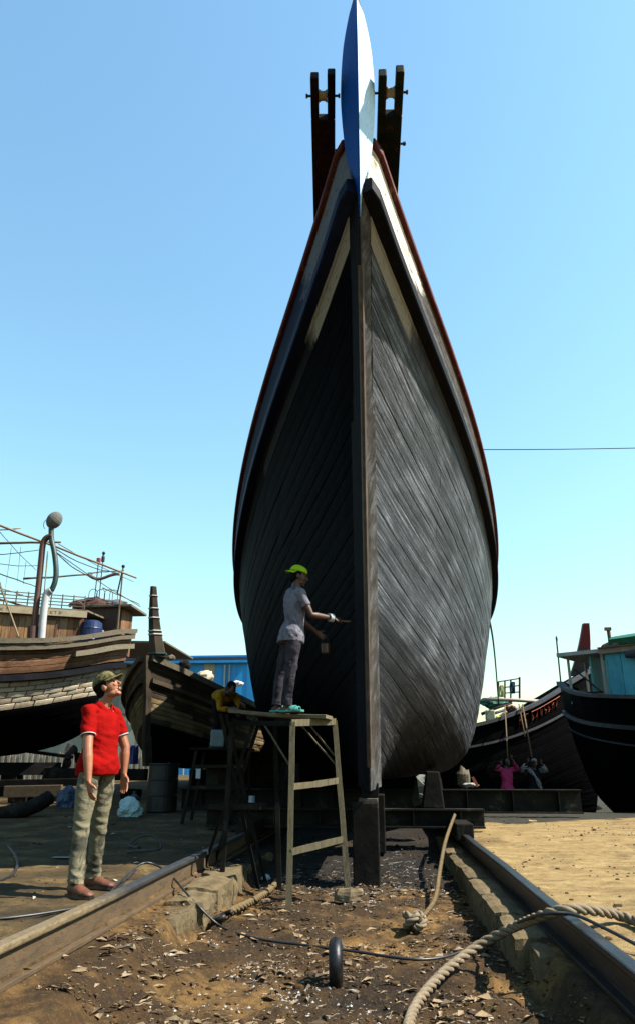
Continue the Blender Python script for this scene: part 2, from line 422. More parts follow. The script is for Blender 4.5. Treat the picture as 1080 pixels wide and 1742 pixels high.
# ================================================================ HULLS
class Hull:
    """a planked hull: u runs from the stem (0) to the stern (1), v from the keel (0) to the wale (1).
    Lengthwise axis is local +y, half-breadth local x."""
    def __init__(s, stem, wale_z, mid, length, keel_z, uf=.65, p0=1.15, p1=1.75, us=1.0, stern_round=0.0, blend=.65, x0=.07):
        s.stem, s.wale_z, s.mid, s.L, s.kz = stem, wale_z, mid, length, keel_z
        s.uf, s.p0, s.p1, s.us, s.sr, s.bl, s.x0 = uf, p0, p1, us, stern_round, blend, x0
        s.zs0 = stem[-1][0]
    def pt(s, u, v, side=1, out=0.0):
        zst = lerp(s.stem[0][0], s.zs0, v)
        y0 = interp(s.stem, zst)
        y = lerp(y0, s.L, u)
        zw = interp(s.wale_z, lerp(interp(s.stem, s.zs0), s.L, u))
        w = sstep(0, s.bl, u)
        zm = interp([(a, c) for a, b, c in s.mid], v)
        zk = s.kz + (s.stem[0][0] - s.kz) * (1 - w)
        if s.sr: zk += s.sr * sstep(s.us - .05, 1.0, u) ** 1.0
        z = zk + (zw - zk) * lerp(v, zm, w)
        B = interp([(a, b) for a, b, c in s.mid], v)
        f = 1 - (1 - min(u / s.uf, 1)) ** lerp(s.p0, s.p1, v)
        if u > s.us: f *= 1 - .72 * ((u - s.us) / (1 - s.us)) ** 2.2
        x = s.x0 + (B - s.x0) * f if B > s.x0 else B
        return Vector((side * (x + out), y, z))
    def nrm(s, u, v, side=1):
        e = .004; u1, u2 = max(0, u - e), min(1, u + e); v1, v2 = max(0, v - e), min(1, v + e)
        a = s.pt(u2, v, side) - s.pt(u1, v, side); b = s.pt(u, v2, side) - s.pt(u, v1, side)
        n = a.cross(b) * side
        if n.length < 1e-9: return Vector((side, 0, 0))
        n.normalize()
        return n if n.x * side >= -.05 else -n

def strake_piece(h, side, v0, v1, u0, u1, nseg, proud, gap=.004, thick=.03, xf=None, uoff=0.0, ugap=0.0):
    """one plank: curved outer face with rounded edges and a little thickness, UV in metres"""
    mb = MB(); rows = []; uvs = []; ln = 0; last = None; u0 += ugap; u1 -= ugap
    for i in range(nseg + 1):
        u = lerp(u0, u1, i / nseg); row = []; uvr = []
        c = h.pt(u, (v0 + v1) / 2, side)
        if last is not None: ln += (c - last).length
        last = c
        j0 = .0042 * nz((v0 * 61, u * 9, side * 3)) * (v0 > .02); j1 = .0042 * nz((v1 * 61, u * 9, side * 3)) * (v1 < .98)
        width = max(.02, (h.pt(u, v1, side) - h.pt(u, v0, side)).length); dv = gap / width * (v1 - v0)
        end = i in (0, nseg)
        for a, hgt in ((0, -thick), (0, proud - .0035), (.04, proud), (.5, proud + .003), (.96, proud), (1, proud - .0035), (1, -thick)):
            v = lerp(v0 + j0 + dv, v1 + j1 - dv, a); hh = hgt - (.006 if end and hgt > -.02 else 0)
            p = h.pt(u, v, side) + h.nrm(u, v, side) * hh
            row.append(xf(p) if xf else p); uvr.append((uoff + ln, lerp(v0, v1, a) * 5.4))
        rows.append(row); uvs.append(uvr)
    if side < 0: rows = [r[::-1] for r in rows]; uvs = [r[::-1] for r in uvs]
    mb.grid(rows, uvs); n = len(rows[0])
    mb.f.append(tuple(range(n))); e = nseg * n; mb.f.append(tuple(e + j for j in reversed(range(n))))
    return mb

def rail_along(pts, nrms, prof, ramp=None, rake=None, hs=None):
    """sweep a profile [(out, up)] along points with outward directions"""
    mb = MB(); rings = []
    for p, n in zip(pts, nrms):
        rings.append([p + n * a + Vector((0, 0, 1)) * b for a, b in prof])
    mb.ring_loft(rings); return mb

# ---------------------------------------------------------------- the big boat on the slip
STEM = [(.72, 9.02), (1.2, 8.86), (2.4, 8.50), (4.0, 7.78), (5.5, 6.72), (6.48, 5.90)]       # (z, y)
HORN = STEM + [(6.95, 5.63), (7.5, 5.36), (8.12, 5.10)]
SHEER = [(5.3, 7.06), (5.7, 6.98), (6.4, 6.66), (7.3, 6.36), (8.5, 6.06), (9.8, 5.80), (11.2, 5.52), (12.5, 5.27), (14.5, 4.97), (17, 4.75), (21, 4.8)]
WALEZ = [(y, z - (.58 if y > 7 else lerp(.48, .58, max(0, y - 5.7) / 1.3))) for y, z in SHEER]
MID = [(0, .09, 0), (.14, .85, .02), (.25, 1.66, .05), (.34, 2.10, .13), (.45, 2.36, .27), (.6, 2.53, .48), (.75, 2.64, .68), (.88, 2.71, .84), (1, 2.75, 1)]
BIG = Hull(STEM, WALEZ, MID, 21.0, .70, uf=.72, p0=1.42, p1=1.74, us=.86, x0=.115, blend=.72)
big = thing('fishing_boat', 'huge black timber fishing boat with blue and white prow standing on the slip', 'boat', (-.15, 9.0, .6), rot=(0, .003, .021))
BX = -.15
def bxf(p): return Vector((p.x + BX, p.y, p.z))
# dark inner skin behind the plank seams
def skin(h, nu, nv, inset, xf, umax=1.0):
    mb = MB()
    for side in (1, -1):
        rows = []
        for i in range(nu + 1):
            u = umax * (i / nu) ** 1.3
            r = [xf(h.pt(u, j / nv, side) - h.nrm(u, j / nv, side) * inset) for j in range(nv + 1)]
            rows.append(r if side > 0 else r[::-1])
        mb.grid(rows)
    return mb
tar = wear('black_tar', (.006, .006, .007), (.018, .017, .017), scale=3, rough=.6, spec=.04, bump=.4, var=0)
skin(BIG, 40, 26, .028, bxf).build('hull_shell', tar, big, smooth=True)
tar_fresh_shaded = plank_mat('fresh_tar_shaded', [(.3, (.0025, .0028, .005)), (.55, (.004, .005, .010)), (.75, (.007, .009, .018))], gloss=.5, nails=False, bump=1.0, spec=.012)  # fresh tar, with the shade of the left side put into its tone
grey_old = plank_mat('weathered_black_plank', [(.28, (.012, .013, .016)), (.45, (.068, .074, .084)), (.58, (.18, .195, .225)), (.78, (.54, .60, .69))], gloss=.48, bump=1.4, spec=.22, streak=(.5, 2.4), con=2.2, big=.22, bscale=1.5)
brown_old = plank_mat('weathered_brown_plank', [(.3, (.04, .033, .028)), (.55, (.14, .115, .095)), (.8, (.26, .24, .22))], gloss=.5, bump=1.3, spec=.15, streak=(.5, 2.4), big=.22, con=2.0)
low_shade = plank_mat('shaded_low_plank', [(.3, (.008, .008, .009)), (.55, (.035, .036, .039)), (.75, (.17, .175, .18))], gloss=.5, bump=1.4, spec=.12, streak=(.5, 2.4), big=.25, con=2.0)  # lower strakes: shade under the turn of the bilge put into their tone
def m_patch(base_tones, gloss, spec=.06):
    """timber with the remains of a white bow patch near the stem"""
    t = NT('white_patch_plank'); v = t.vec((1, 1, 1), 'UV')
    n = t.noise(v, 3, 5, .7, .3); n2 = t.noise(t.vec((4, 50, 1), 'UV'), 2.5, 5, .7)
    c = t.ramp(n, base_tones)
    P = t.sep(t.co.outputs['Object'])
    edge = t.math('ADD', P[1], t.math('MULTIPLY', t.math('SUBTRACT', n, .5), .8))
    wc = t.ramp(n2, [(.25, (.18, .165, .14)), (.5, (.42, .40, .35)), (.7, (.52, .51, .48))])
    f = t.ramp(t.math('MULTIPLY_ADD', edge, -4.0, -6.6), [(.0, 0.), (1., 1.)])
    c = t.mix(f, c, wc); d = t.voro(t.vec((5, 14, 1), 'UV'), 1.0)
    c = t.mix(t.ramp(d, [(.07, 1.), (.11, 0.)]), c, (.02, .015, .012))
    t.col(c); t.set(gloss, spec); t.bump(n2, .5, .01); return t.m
patch_r = m_patch([(.3, (.03, .03, .036)), (.6, (.07, .072, .085)), (.8, (.15, .16, .18))], .5)
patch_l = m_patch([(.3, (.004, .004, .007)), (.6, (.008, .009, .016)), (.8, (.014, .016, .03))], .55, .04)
NST = 30
rng = random.Random(4)
vb = [0.0]
for k in range(NST): vb.append(vb[-1] + rng.uniform(.7, 1.3))
vb = [q / vb[-1] for q in vb]; vb[0] = .012
for side in (1, -1):
    for k in range(NST):
        cuts = [0.0]
        c = rng.uniform(.16, .34)
        while c < .9: cuts.append(c); c += rng.uniform(.24, .36)
        cuts.append(1.0)
        for i in range(len(cuts) - 1):
            n = max(5, int((cuts[i+1] - cuts[i]) * 46))
            if side > 0:
                m = low_shade if k < 11 else (brown_old if rng.random() < .0 and k > 11 else grey_old)
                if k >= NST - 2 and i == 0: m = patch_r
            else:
                m = tar_fresh_shaded
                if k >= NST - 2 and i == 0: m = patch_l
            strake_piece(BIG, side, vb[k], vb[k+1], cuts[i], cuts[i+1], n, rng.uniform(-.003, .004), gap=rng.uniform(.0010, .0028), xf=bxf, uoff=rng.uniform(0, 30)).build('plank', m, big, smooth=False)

# stem: sharp forward edge, two faces running back to the rabbet; leaf-shaped horn above the sheer
def stem_section(z):
    y = interp(HORN, z)
    dz = .02; dy = (interp(HORN, z + dz) - interp(HORN, z - dz)); tl = Vector((0, dy, 2 * dz)).normalized()
    fwd = Vector((0, -tl.z, tl.y))                      # forward normal of the stem line, in the centre plane
    return Vector((0, y, z)), fwd
def stem_mesh(zs, half, depth, nose=.012, fwd0=.16):
    mb = MB(); rings = []
    for z in zs:
        c, f = stem_section(z); hw = half(z); d = depth(z); e = fwd0(z) if callable(fwd0) else fwd0
        tip = c + f * e
        q = [tip + Vector((nose, 0, 0)), c + Vector((hw, 0, 0)) , c - f * d + Vector((hw * .92, 0, 0)),
             c - f * d - Vector((hw * .92, 0, 0)), c - Vector((hw, 0, 0)), tip - Vector((nose, 0, 0))]
        rings.append([bxf(p) for p in q])
    mb.ring_loft(rings); return mb
def m_stem():
    t = NT('stem_timber'); P = t.sep(t.co.outputs['Object']); v = t.vec((1, 1, 1))
    n = t.noise(t.vec((6, 6, 1.2)), 2.2, 6, .7, .3); n2 = t.noise(t.vec((30, 30, 4)), 2, 4, .7)
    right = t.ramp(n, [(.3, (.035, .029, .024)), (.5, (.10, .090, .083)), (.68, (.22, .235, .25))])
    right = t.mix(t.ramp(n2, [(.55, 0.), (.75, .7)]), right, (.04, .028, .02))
    left = t.ramp(n, [(.3, (.004, .005, .009)), (.7, (.012, .015, .03))])          # tarred side, its shade put into the tone as well
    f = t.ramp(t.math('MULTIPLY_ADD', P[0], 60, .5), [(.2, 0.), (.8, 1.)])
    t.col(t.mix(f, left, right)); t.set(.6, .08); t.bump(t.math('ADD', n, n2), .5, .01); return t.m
zs = [.74 + (6.95 - .74) * i / 40 for i in range(41)]
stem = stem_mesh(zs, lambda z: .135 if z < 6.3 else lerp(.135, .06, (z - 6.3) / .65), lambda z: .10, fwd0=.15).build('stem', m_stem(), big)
# worn strip fastened to the nose of the stem
zs = [1.0 + (5.95 - 1.0) * i / 30 for i in range(31)]
g2 = MB(); rings = []
for z in zs:
    c, f = stem_section(z); tip = c + f * .155
    rings.append([bxf(p) for p in (tip + f*.028 + Vector((.016, 0, 0)), tip - f*.02 + Vector((.034, 0, 0)), tip - f*.02 - Vector((.030, 0, 0)), tip + f*.028 - Vector((.016, 0, 0)))])
g2.ring_loft(rings).build('stem_band', wear('rusty_stem_band', (.035, .022, .015), (.13, .085, .055), (.20, .13, .07), scale=5, stretch=(3, 3, .6), rough=.6, bump=.6), big)
# horn
def horn_half(z):
    return interp([(6.3, .012), (6.5, .06), (6.75, .12), (7.0, .155), (7.3, .170), (7.7, .138), (8.0, .075), (8.12, .035)], z)
def m_horn():
    t = NT('prow_paint_glare'); P = t.sep(t.co.outputs['Object']); n = t.noise(t.vec((3, 3, 1)), 2.5, 5, .65, .3); n2 = t.noise(t.vec((14, 14, 6)), 3, 5, .7)
    blue = t.mix(n, (.004, .085, .45), (.006, .13, .65))
    white = t.mix(n2, (.85, 1.35, 1.85), (1.05, 1.5, 1.95))
    # sun glare on the blue starboard cheek put in as near-white; tip is bare wood
    zz = t.math('ADD', P[2], t.math('MULTIPLY', t.math('SUBTRACT', n, .5), .12))
    fw = t.ramp(t.math('MULTIPLY_ADD', zz, 6, -6 * 5.0), [(.0, 0.), (1., 1.)])
    fr = t.ramp(t.math('MULTIPLY_ADD', P[0], 80, .0), [(.3, 0.), (.7, 1.)])
    low = t.ramp(t.math('MULTIPLY_ADD', zz, -7, 7 * 6.02), [(.0, 0.), (1., 1.)])
    c = t.mix(t.math('MULTIPLY', fw, fr), blue, white)
    tip = t.ramp(t.math('MULTIPLY_ADD', P[2], 30, -30 * 7.40), [(.0, 0.), (1., 1.)])
    c = t.mix(tip, c, (.09, .075, .06))
    st = t.noise(t.vec((26, 26, 2.2)), 2, 5, .7, .2); c = t.mix(t.ramp(st, [(.35, .25), (.6, 0.)]), c, (.01, .05, .16))
    ch = t.noise(t.vec((9, 9, 7)), 3, 6, .75, .4); c = t.mix(t.ramp(ch, [(.66, 0.), (.70, .85)]), c, (.10, .085, .07))
    d = t.voro(t.vec((9, 9, 4)), 1.0); c = t.mix(t.ramp(d, [(.05, 1.), (.09, 0.)]), c, (.02, .018, .02))
    t.col(c); t.set(t.math('MULTIPLY_ADD', n2, .2, .4), .06); t.bump(t.math('ADD', n2, st), .4, .008); return t.m
zs = [6.3 + (8.12 - 6.3) * i / 40 for i in range(41)]
horn = stem_mesh(zs, horn_half, lambda z: interp([(6.05, .05), (6.9, .16), (7.6, .20), (8.12, .10)], z), nose=.008, fwd0=lambda z: interp([(6.3, .165), (6.6, .23), (7.2, .33), (7.7, .30), (8.12, .12)], z)).build('prow', m_horn(), big)

# wale, bulwark planks, gunwale on both sides
def side_line(zoff_tab, out, side, n=60, y0=5.95, y1=20.6):
    """points along the hull side at the wale line, with outward directions"""
    pts, nr = [], []
    for i in range(n + 1):
        u = (i / n) ** 1.15 * .985
        p = BIG.pt(u, 1.0, side); a = BIG.pt(min(1, u + .01), 1.0, side) - BIG.pt(max(0, u - .01), 1.0, side)
        nn = Vector((a.y, -a.x, 0)) * side; nn.normalize()
        if nn.x * side < 0: nn = -nn
        pts.append(p); nr.append(nn)
    return pts, nr
def m_bulwark(name, white, old, old2, ylim, slope):
    t = NT(name); P = t.sep(t.co.outputs['Object']); n = t.noise(t.vec((2, 2, 5)), 1.8, 6, .7, .4); n2 = t.noise(t.vec((5, 5, 30)), 2.4, 5, .7)
    w = t.ramp(n2, [(.25, tuple(q * .5 for q in white)), (.45, white), (.75, tuple(q * 1.15 for q in white))])
    st = t.ramp(n, [(.53, 0.), (.66, .8)]); w = t.mix(st, w, (.20, .11, .035))
    o = t.ramp(t.math('ADD', t.math('MULTIPLY', n, .5), t.math('MULTIPLY', n2, .5)), [(.35, old2), (.52, old), (.66, tuple(q * 1.5 for q in old))])
    e = t.math('ADD', P[1], t.math('MULTIPLY', t.math('SUBTRACT', n, .5), 1.0))
    f = t.ramp(t.math('MULTIPLY_ADD', e, -slope, slope * ylim), [(.0, 0.), (1., 1.)])
    c = t.mix(f, o, w); d = t.voro(t.vec((5, 5, 7)), 1.2); c = t.mix(t.ramp(d, [(.06, 1.), (.10, 0.)]), c, (.02, .012, .01))
    t.col(c); t.set(.7, .05); t.bump(t.math('ADD', n2, n), .45, .01); return t.m
bul_r = m_bulwark('flaking_white_bulwark', (1.0, .96, .84), (.13, .13, .13), (.03, .03, .03), -2.0, 6)
bul_r2 = m_bulwark('flaking_white_bulwark_top', (.95, .88, .74), (.10, .085, .072), (.022, .019, .017), -1.8, 6)
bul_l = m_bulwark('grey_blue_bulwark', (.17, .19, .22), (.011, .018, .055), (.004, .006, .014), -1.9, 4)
red = wear('chipped_red_paint', (.07, .016, .014), (.17, .045, .036), (.26, .15, .12), scale=4, stretch=(3, .7, 3), rough=.7, spec=.08, bump=.5, var=.15)
waleblk = wear('black_wale', (.006, .006, .008), (.016, .017, .022), scale=3, stretch=(2, .5, 2), rough=.6, spec=.05, bump=.5, var=.1)
blue_edge = wear('navy_wale', (.006, .010, .035), (.012, .022, .07), scale=3, stretch=(2, .5, 2), rough=.6, spec=.05, bump=.4, var=.1)
def butt(mb_fn, n_total, cuts):
    return [(a, b) for a, b in zip(cuts[:-1], cuts[1:])]
for side in (1, -1):
    pts, nr = side_line(None, 0, side)
    N = len(pts) - 1
    pts.insert(0, Vector((side * .035, pts[0].y - .11, pts[0].z + .05))); nr.insert(0, nr[0].copy()); N += 1
    W = [bxf(p) for p in pts]
    HB = [min(1, .35 + i / 5) for i in range(N + 1)]; RA = [min(1, .10 + i / 6) for i in range(N + 1)]; RK = [.62 * max(0, 1 - i / 12) ** 1.5 for i in range(N + 1)]
    rail_along(W, nr, [(-.05, -.07), (.085, -.07), (.10, -.055), (.10, .07), (.085, .085), (-.05, .085)], RA, RK, HB).build('wale', waleblk if side > 0 else blue_edge, big)
    hb = .40
    for row, (b0, b1) in enumerate(((.088, .088 + hb * .5), (.088 + hb * .5, .088 + hb))):
        cuts = [0, 17 + row * 6, 34 + row * 5, N]
        for c0, c1 in zip(cuts[:-1], cuts[1:]):
            c1e = c1
            fl0, fl1 = .045 + .10 * b0, .045 + .10 * b1
            # slight lengthwise gaps at the butts, planks a little proud of each other
            pr = rng.uniform(-.003, .005)
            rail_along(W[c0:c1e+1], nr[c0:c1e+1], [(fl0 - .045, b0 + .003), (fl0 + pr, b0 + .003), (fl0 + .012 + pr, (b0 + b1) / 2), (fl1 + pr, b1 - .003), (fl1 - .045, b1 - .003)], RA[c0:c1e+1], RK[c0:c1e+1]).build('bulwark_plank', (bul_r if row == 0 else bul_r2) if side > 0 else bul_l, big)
    t0 = .088 + hb
    rail_along(W, nr, [(-.04, t0 + .002), (.135, t0 + .002), (.148, t0 + .014), (.148, t0 + .075), (.135, t0 + .090), (-.04, t0 + .090)], RA, RK).build('gunwale', red, big)

# keel under the forefoot
MB().bar(bxf(Vector((0, 8.93, .70))), bxf(Vector((0, 21, .64))), .20, .16).build('keel', tar, big, bevel=.01)
# deck a little under the gunwale so the hull is closed from above
dk = MB(); rows = []
for i in range(24):
    u = (i + .6) / 24.6
    a, b = bxf(BIG.pt(u, 1, 1) + Vector((0, 0, .15))), bxf(BIG.pt(u, 1, -1) + Vector((0, 0, .15)))
    rows.append([lerp(a, b, j / 4) for j in range(5)])
dk.grid(rows).build('deck', wear('deck_timber', (.10, .07, .045), (.2, .15, .1)), big)
tr = MB(); tr.add([bxf(BIG.pt(.985, j / 12, 1)) for j in range(13)] + [bxf(BIG.pt(.985, j / 12, -1)) for j in range(13)], [(j, j+1, 14+j, 13+j) for j in range(12)])
tr.build('transom', tar, big)

# forked roller posts standing on the bow, one on each side
postm = wear('post_timber', (.008, .005, .004), (.025, .010, .007), (.07, .015, .010), scale=4, stretch=(4, 4, 1), rough=.7, spec=.05, bump=.5)
postg = wear('green_post_timber', (.005, .007, .005), (.016, .02, .012), (.09, .022, .014), scale=3, stretch=(4, 4, 1), rough=.7, spec=.05, bump=.5)
rollm = wear('worn_roller', (.30, .22, .10), (.48, .38, .20), scale=8)
iron = wear('dark_iron', (.012, .011, .010), (.045, .038, .032), (.08, .045, .025), scale=9, rough=.55, metal=.5)
def roller_post(side, base, top, w, mat, lab):
    base, top = Vector(base), Vector(top); ax = (top - base).normalized(); base = base - ax * .55; L = (top - base).length
    xa = Vector((1, .0, 0)); xa = (xa - ax * xa.dot(ax)).normalized(); ya = ax.cross(xa).normalized()
    mb = MB(); fork = .40                                  # length of the slot from the top
    def bx(c0, c1, x0, x1, d=.15):
        c = base + ax * ((c0 + c1) / 2) + xa * ((x0 + x1) / 2)
        rot = Matrix((xa, ya, ax)).transposed(); mb.box(c, (x1 - x0, d, c1 - c0), rot)
    bx(0, L - fork, -w/2, w/2)
    root = mb.build('roller_post', mat, big, bevel=.012)
    if lab: root['label'] = lab
    for sx, ext in ((-1, 0.0), (1, .012)):
        mb = MB()
        bx(L - fork + .001, L + (.03 if sx == 1 else 0), sx * w/2 - (w * .32 if sx > 0 else 0), sx * w/2 + (w * .32 if sx < 0 else 0), .146 + ext * .3)
        mb.build('fork_cheek', mat, root, bevel=.012)
    rc = base + ax * (L - .20); mb = MB(); ww = w * .17
    mb.tube([rc - xa * ww, rc - xa * ww * .4, rc + xa * ww * .4, rc + xa * ww], [.062, .046, .046, .062], 14)
    mb2 = MB(); mb2.cyl(rc - xa * (w/2 + .05), rc + xa * (w/2 + .05), .012, n=8); mb2.cyl(rc - xa * (w/2 + .05), rc - xa * (w/2 + .03), .022, n=6); mb2.cyl(rc + xa * (w/2 + .03), rc + xa * (w/2 + .05), .022, n=6)
    mb.build('roller', rollm, root, smooth=True); mb2.build('roller_pin', iron, root)
    bc = base + ax * (L * .55); mb3 = MB(); mb3.cyl(bc, bc + xa * (w/2 + .06), .012, n=8); mb3.cyl(bc + xa * (w/2 + .03), bc + xa * (w/2 + .055), .022, n=6)
    mb3.build('bolt', iron, root)
PY = 5.30
rs = Vector((-.075, 0, 0))
lb, lt = at(551, 312, 6.35) + rs, at(545, 128, PY) + rs; rb, rt_ = at(658, 296, 6.35) + rs, at(661, 121, PY) + rs
roller_post(-1, lb, lt, .245, postm, 'dark forked post with tan roller on the shaded side')
roller_post(1, rb, rt_, .25, postg, 'dark forked post with tan roller on the sunny side')

# ================================================================ SLIPWAY
steel = wear('rail_steel', (.020, .022, .026), (.05, .055, .065), (.10, .06, .03), scale=5, stretch=(3, .6, 3), rough=.42, spec=.5, metal=.6, bump=.4, var=0)
rust = wear('rusty_rail', (.055, .033, .014), (.16, .10, .044), (.07, .04, .02), scale=6, stretch=(3, .8, 3), rough=.8, bump=.6, var=0)
conc = wear('old_concrete', (.10, .075, .040), (.25, .19, .105), (.035, .026, .015), scale=5, rough=.95, spec=.1, bump=.9, var=.18, bd=.012)
def m_head():
    t = NT('dusty_rail_head'); P = t.sep(t.co.outputs['Object']); n = t.noise(t.vec((4, 1.5, 4)), 2, 6, .7, .5); n2 = t.noise(t.vec((20, 8, 20)), 2, 4, .7)
    y = t.math('ADD', P[1], t.math('MULTIPLY', t.math('SUBTRACT', n, .5), 1.6))
    dust = t.ramp(n2, [(.3, (.12, .085, .04)), (.7, (.28, .21, .11))]); st_ = t.ramp(n, [(.35, (.012, .013, .016)), (.6, (.035, .036, .04)), (.72, (.10, .065, .03))])
    t.col(t.mix(t.ramp(t.math('MULTIPLY_ADD', y, 1.6, -1.6 * 3.0), [(.0, 0.), (1., 1.)]), dust, st_)); t.set(.6, .4); t.bump(t.math('ADD', n, n2), .5, .01); return t.m
head_l = m_head()
def i_rail(name, x, y0, y1, zb, zt, label, side):
    t = thing(name, label, 'rail', (x, y0, zb)); h = zt - zb
    n = 14
    def wv(y): return .006 * math.sin(y * 1.7 + side)
    def strip(x0, x1, a, b):
        rings = []
        for i in range(n + 1):
            y = lerp(y0, y1, i / n); w = wv(y)
            rings.append([Vector((x + q + w, y, r)) for q, r in ((x0, a), (x1, a), (x1, b), (x0, b))])
        return MB().ring_loft(rings)
    strip(-.044, .044, zt - .040, zt).build('rail_head', head_l if side < 0 else steel, t, bevel=.012)
    strip(-.012, .012, zb + .026, zt - .0405).build('web', rust if side < 0 else steel, t)
    strip(-.066, .066, zb, zb + .0255).build('rail_foot', rust if side < 0 else steel, t, bevel=.004)
    return t
i_rail('slipway_rail', LR, 2.2, 15, -.10, .10, 'rusty steel slipway rail beside the man in red', -1)
i_rail('slipway_rail', RR, 2.2, 15, -.095, .09, 'black steel slipway rail bordering the yellow sand, crossed by thick rope', 1)

def rough_block(c, size, seed, rot=0, amp=.03, n=4):
    mb = MB(); sx, sy, sz = size; rnd = random.Random(seed); o = Vector((seed * 3.1, seed * 1.7, seed))
    bm = bmesh.new(); bmesh.ops.create_cube(bm, size=1); bmesh.ops.subdivide_edges(bm, edges=bm.edges[:], cuts=n, use_grid_fill=True)
    for v in bm.verts:
        p = v.co.copy(); m = max(abs(p.x), abs(p.y), abs(p.z))
        k = (abs(p.x) > .49) + (abs(p.y) > .49) + (abs(p.z) > .49)
        p *= 1 - .05 * (k - 1) if k > 1 else 1
        w = Vector((p.x * sx, p.y * sy, p.z * sz))
        d = Vector((nz(w + o, 4), nz(w + o + Vector((9, 0, 0)), 4), nz(w + o + Vector((0, 9, 0)), 4))) * amp + p.normalized() * nz(w + o, 13) * amp * .5
        v.co = w + d
    bm.verts.ensure_lookup_table()
    r = Matrix.Rotation(rot, 3, 'Z')
    mb.add([r @ v.co + Vector(c) for v in bm.verts], [tuple(v.index for v in f.verts) for f in bm.faces]); bm.free(); return mb
pl = thing('concrete_plinth', 'crumbling concrete footing under the left rail', 'footing', (-1.66, 5.2, -.3))
y = 5.35; i = 0
for L, w, top in ((.55, .26, -.17), (.62, .30, -.12), (.58, .34, -.08), (.7, .36, -.07), (.66, .34, -.05), (.5, .30, -.09), (.9, .28, -.14), (1.2, .28, -.14)):
    rough_block((-1.82 + w/2, y + L/2, (top - .42) / 2), (w, L - .012, top + .42), 31 + i, 0, .045).build('concrete_block', conc, pl); y += L; i += 1
pr = thing('concrete_plinth', 'long concrete footing with sunlit top along the right rail', 'footing', (.94, 4.9, -.3))
y = 4.95; i = 0
for L, w, top in ((.42, .22, -.10), (.8, .29, -.085), (.95, .30, -.08), (1.0, .30, -.085), (1.1, .29, -.08), (1.1, .30, -.09), (1.2, .30, -.08), (1.4, .30, -.08)):
    rough_block((1.10 - w/2, y + L/2, (top - .44) / 2), (w, L - .010, top + .44), 61 + i, 0, .016).build('concrete_block', conc, pr); y += L; i += 1

# ---------------------------------------------------------------- cradle under the big boat
soot = wear('sooty_timber', (.007, .0065, .006), (.028, .025, .021), (.05, .04, .03), scale=4, rough=.8, spec=.05, bump=.6)
beamst = wear('grimy_steel', (.007, .007, .006), (.030, .028, .021), (.07, .062, .042), scale=3, rough=.7, metal=0, bump=.4, spec=.08)
kb = thing('keel_block', 'tall square black timber block under the forefoot of the big boat', 'block', (-.2, 9.1, -.3))
MB().box((-.205, 9.11, .135), (.30, .42, .87)).build('timber', soot, kb, bevel=.015)
MB().box((-.17, 9.10, .592), (.22, .36, .045)).build('wedge', wear('split_wedge', (.06, .05, .035), (.16, .13, .09), scale=6), kb, bevel=.008)
for yb in (11.6, 14.2):
    MBk = thing('keel_block', 'black timber block in the dark under the keel, %s' % ('just behind the front block' if yb < 12 else 'the farthest back'), 'block', (-.15, yb, -.2), 'keel blocks under the big boat')
    MB().box((-.15, yb, .19), (.34, .5, .78)).build('timber', soot, MBk, bevel=.015)
def i_beam(label, p0, p1, h, w, stiff, cat='beam', group=None, mat=beamst):
    p0, p1 = Vector(p0), Vector(p1); t = thing('cradle_beam', label, cat, p0, group)
    d = (p1 - p0); L = d.length; d.normalize(); s = Vector((-d.y, d.x, 0)); up = Vector((0, 0, 1))
    MB().bar(p0 + up * (h - .015), p1 + up * (h - .015), w, .03).build('flange', mat, t, bevel=.004)
    MB().bar(p0 + up * .015, p1 + up * .015, w, .03).build('flange', mat, t, bevel=.004)
    MB().bar(p0 + up * h/2, p1 + up * h/2, .025, h - .062).build('web', mat, t)
    for k in range(stiff):
        c = p0 + d * L * (k + .5) / stiff + up * h/2
        for sg in (-1, 1):
            MB().box(c + s * sg * (w/4 + .008), (.02, w/2 - .02, h - .064), math.atan2(d.y, d.x)).build('stiffener', mat, t)
    return t
bl = at(990, 1384, 15.3)
i_beam('long steel crossbeam of the cradle reaching out over the sand', (-4.0, 15.3, bl.z), (bl.x, 15.3, bl.z), at(990, 1343, 15.3).z - bl.z, .26, 9)
i_beam('shorter steel crossbeam close under the front of the big hull', (-2.7, 11.9, .10), (at(822, 1380, 11.9).x, 11.9, .10), .27, .22, 6)
for x, lab in ((LR, 'black timber runner of the cradle on the left rail'), (RR, 'black timber runner of the cradle on the right rail')):
    rn = thing('cradle_runner', lab, 'runner', (x, 10.9, .12))
    MB().box((x, 14.2, .0), (.24, 6.6, .22)).build('timber', soot, rn, bevel=.015)
    rn.location.z = .12; rn.children[0].location.z = .115
for (x, y, z0, z1, a) in ((.75, 12.0, .37, .90, .2), (1.0, 15.3, .52, .9, -.1), (-1.4, 12.0, .37, 1.02, .1), (-1.9, 15.3, .52, 1.06, 0)):
    ck = thing('bilge_chock', 'timber chock wedged between the %s crossbeam and the hull %s' % ('front' if y < 13 else 'rear', 'on the sunny side' if x > 0 else 'on the shaded side'), 'chock', (x, y, z0), 'chocks under the big boat')
    mb = MB(); mb.bar((x, y, z0), (x + .02, y, z1), .34, .26, (0, 1, 0), .2, .2); mb.build('timber', soot, ck, bevel=.02)

# ---------------------------------------------------------------- iron ring, ropes, cables
rg = MB(); pts = []
rc = gnd(571, 1678, -.31)
for k in range(29):
    a = 2 * math.pi * k / 28; pts.append((rc.x - .007 * math.cos(a), rc.y + .10 * math.cos(a), rc.z + .115 + .105 * math.sin(a)))
rg.tube(pts, .042, 12, False)
tag(rg.build('mooring_ring', wear('ring_iron', (.012, .012, .014), (.04, .04, .045), (.07, .045, .03), scale=12, rough=.4, metal=.6, spec=.5), smooth=True), 'thick black iron ring standing half buried in the soil', 'ring')

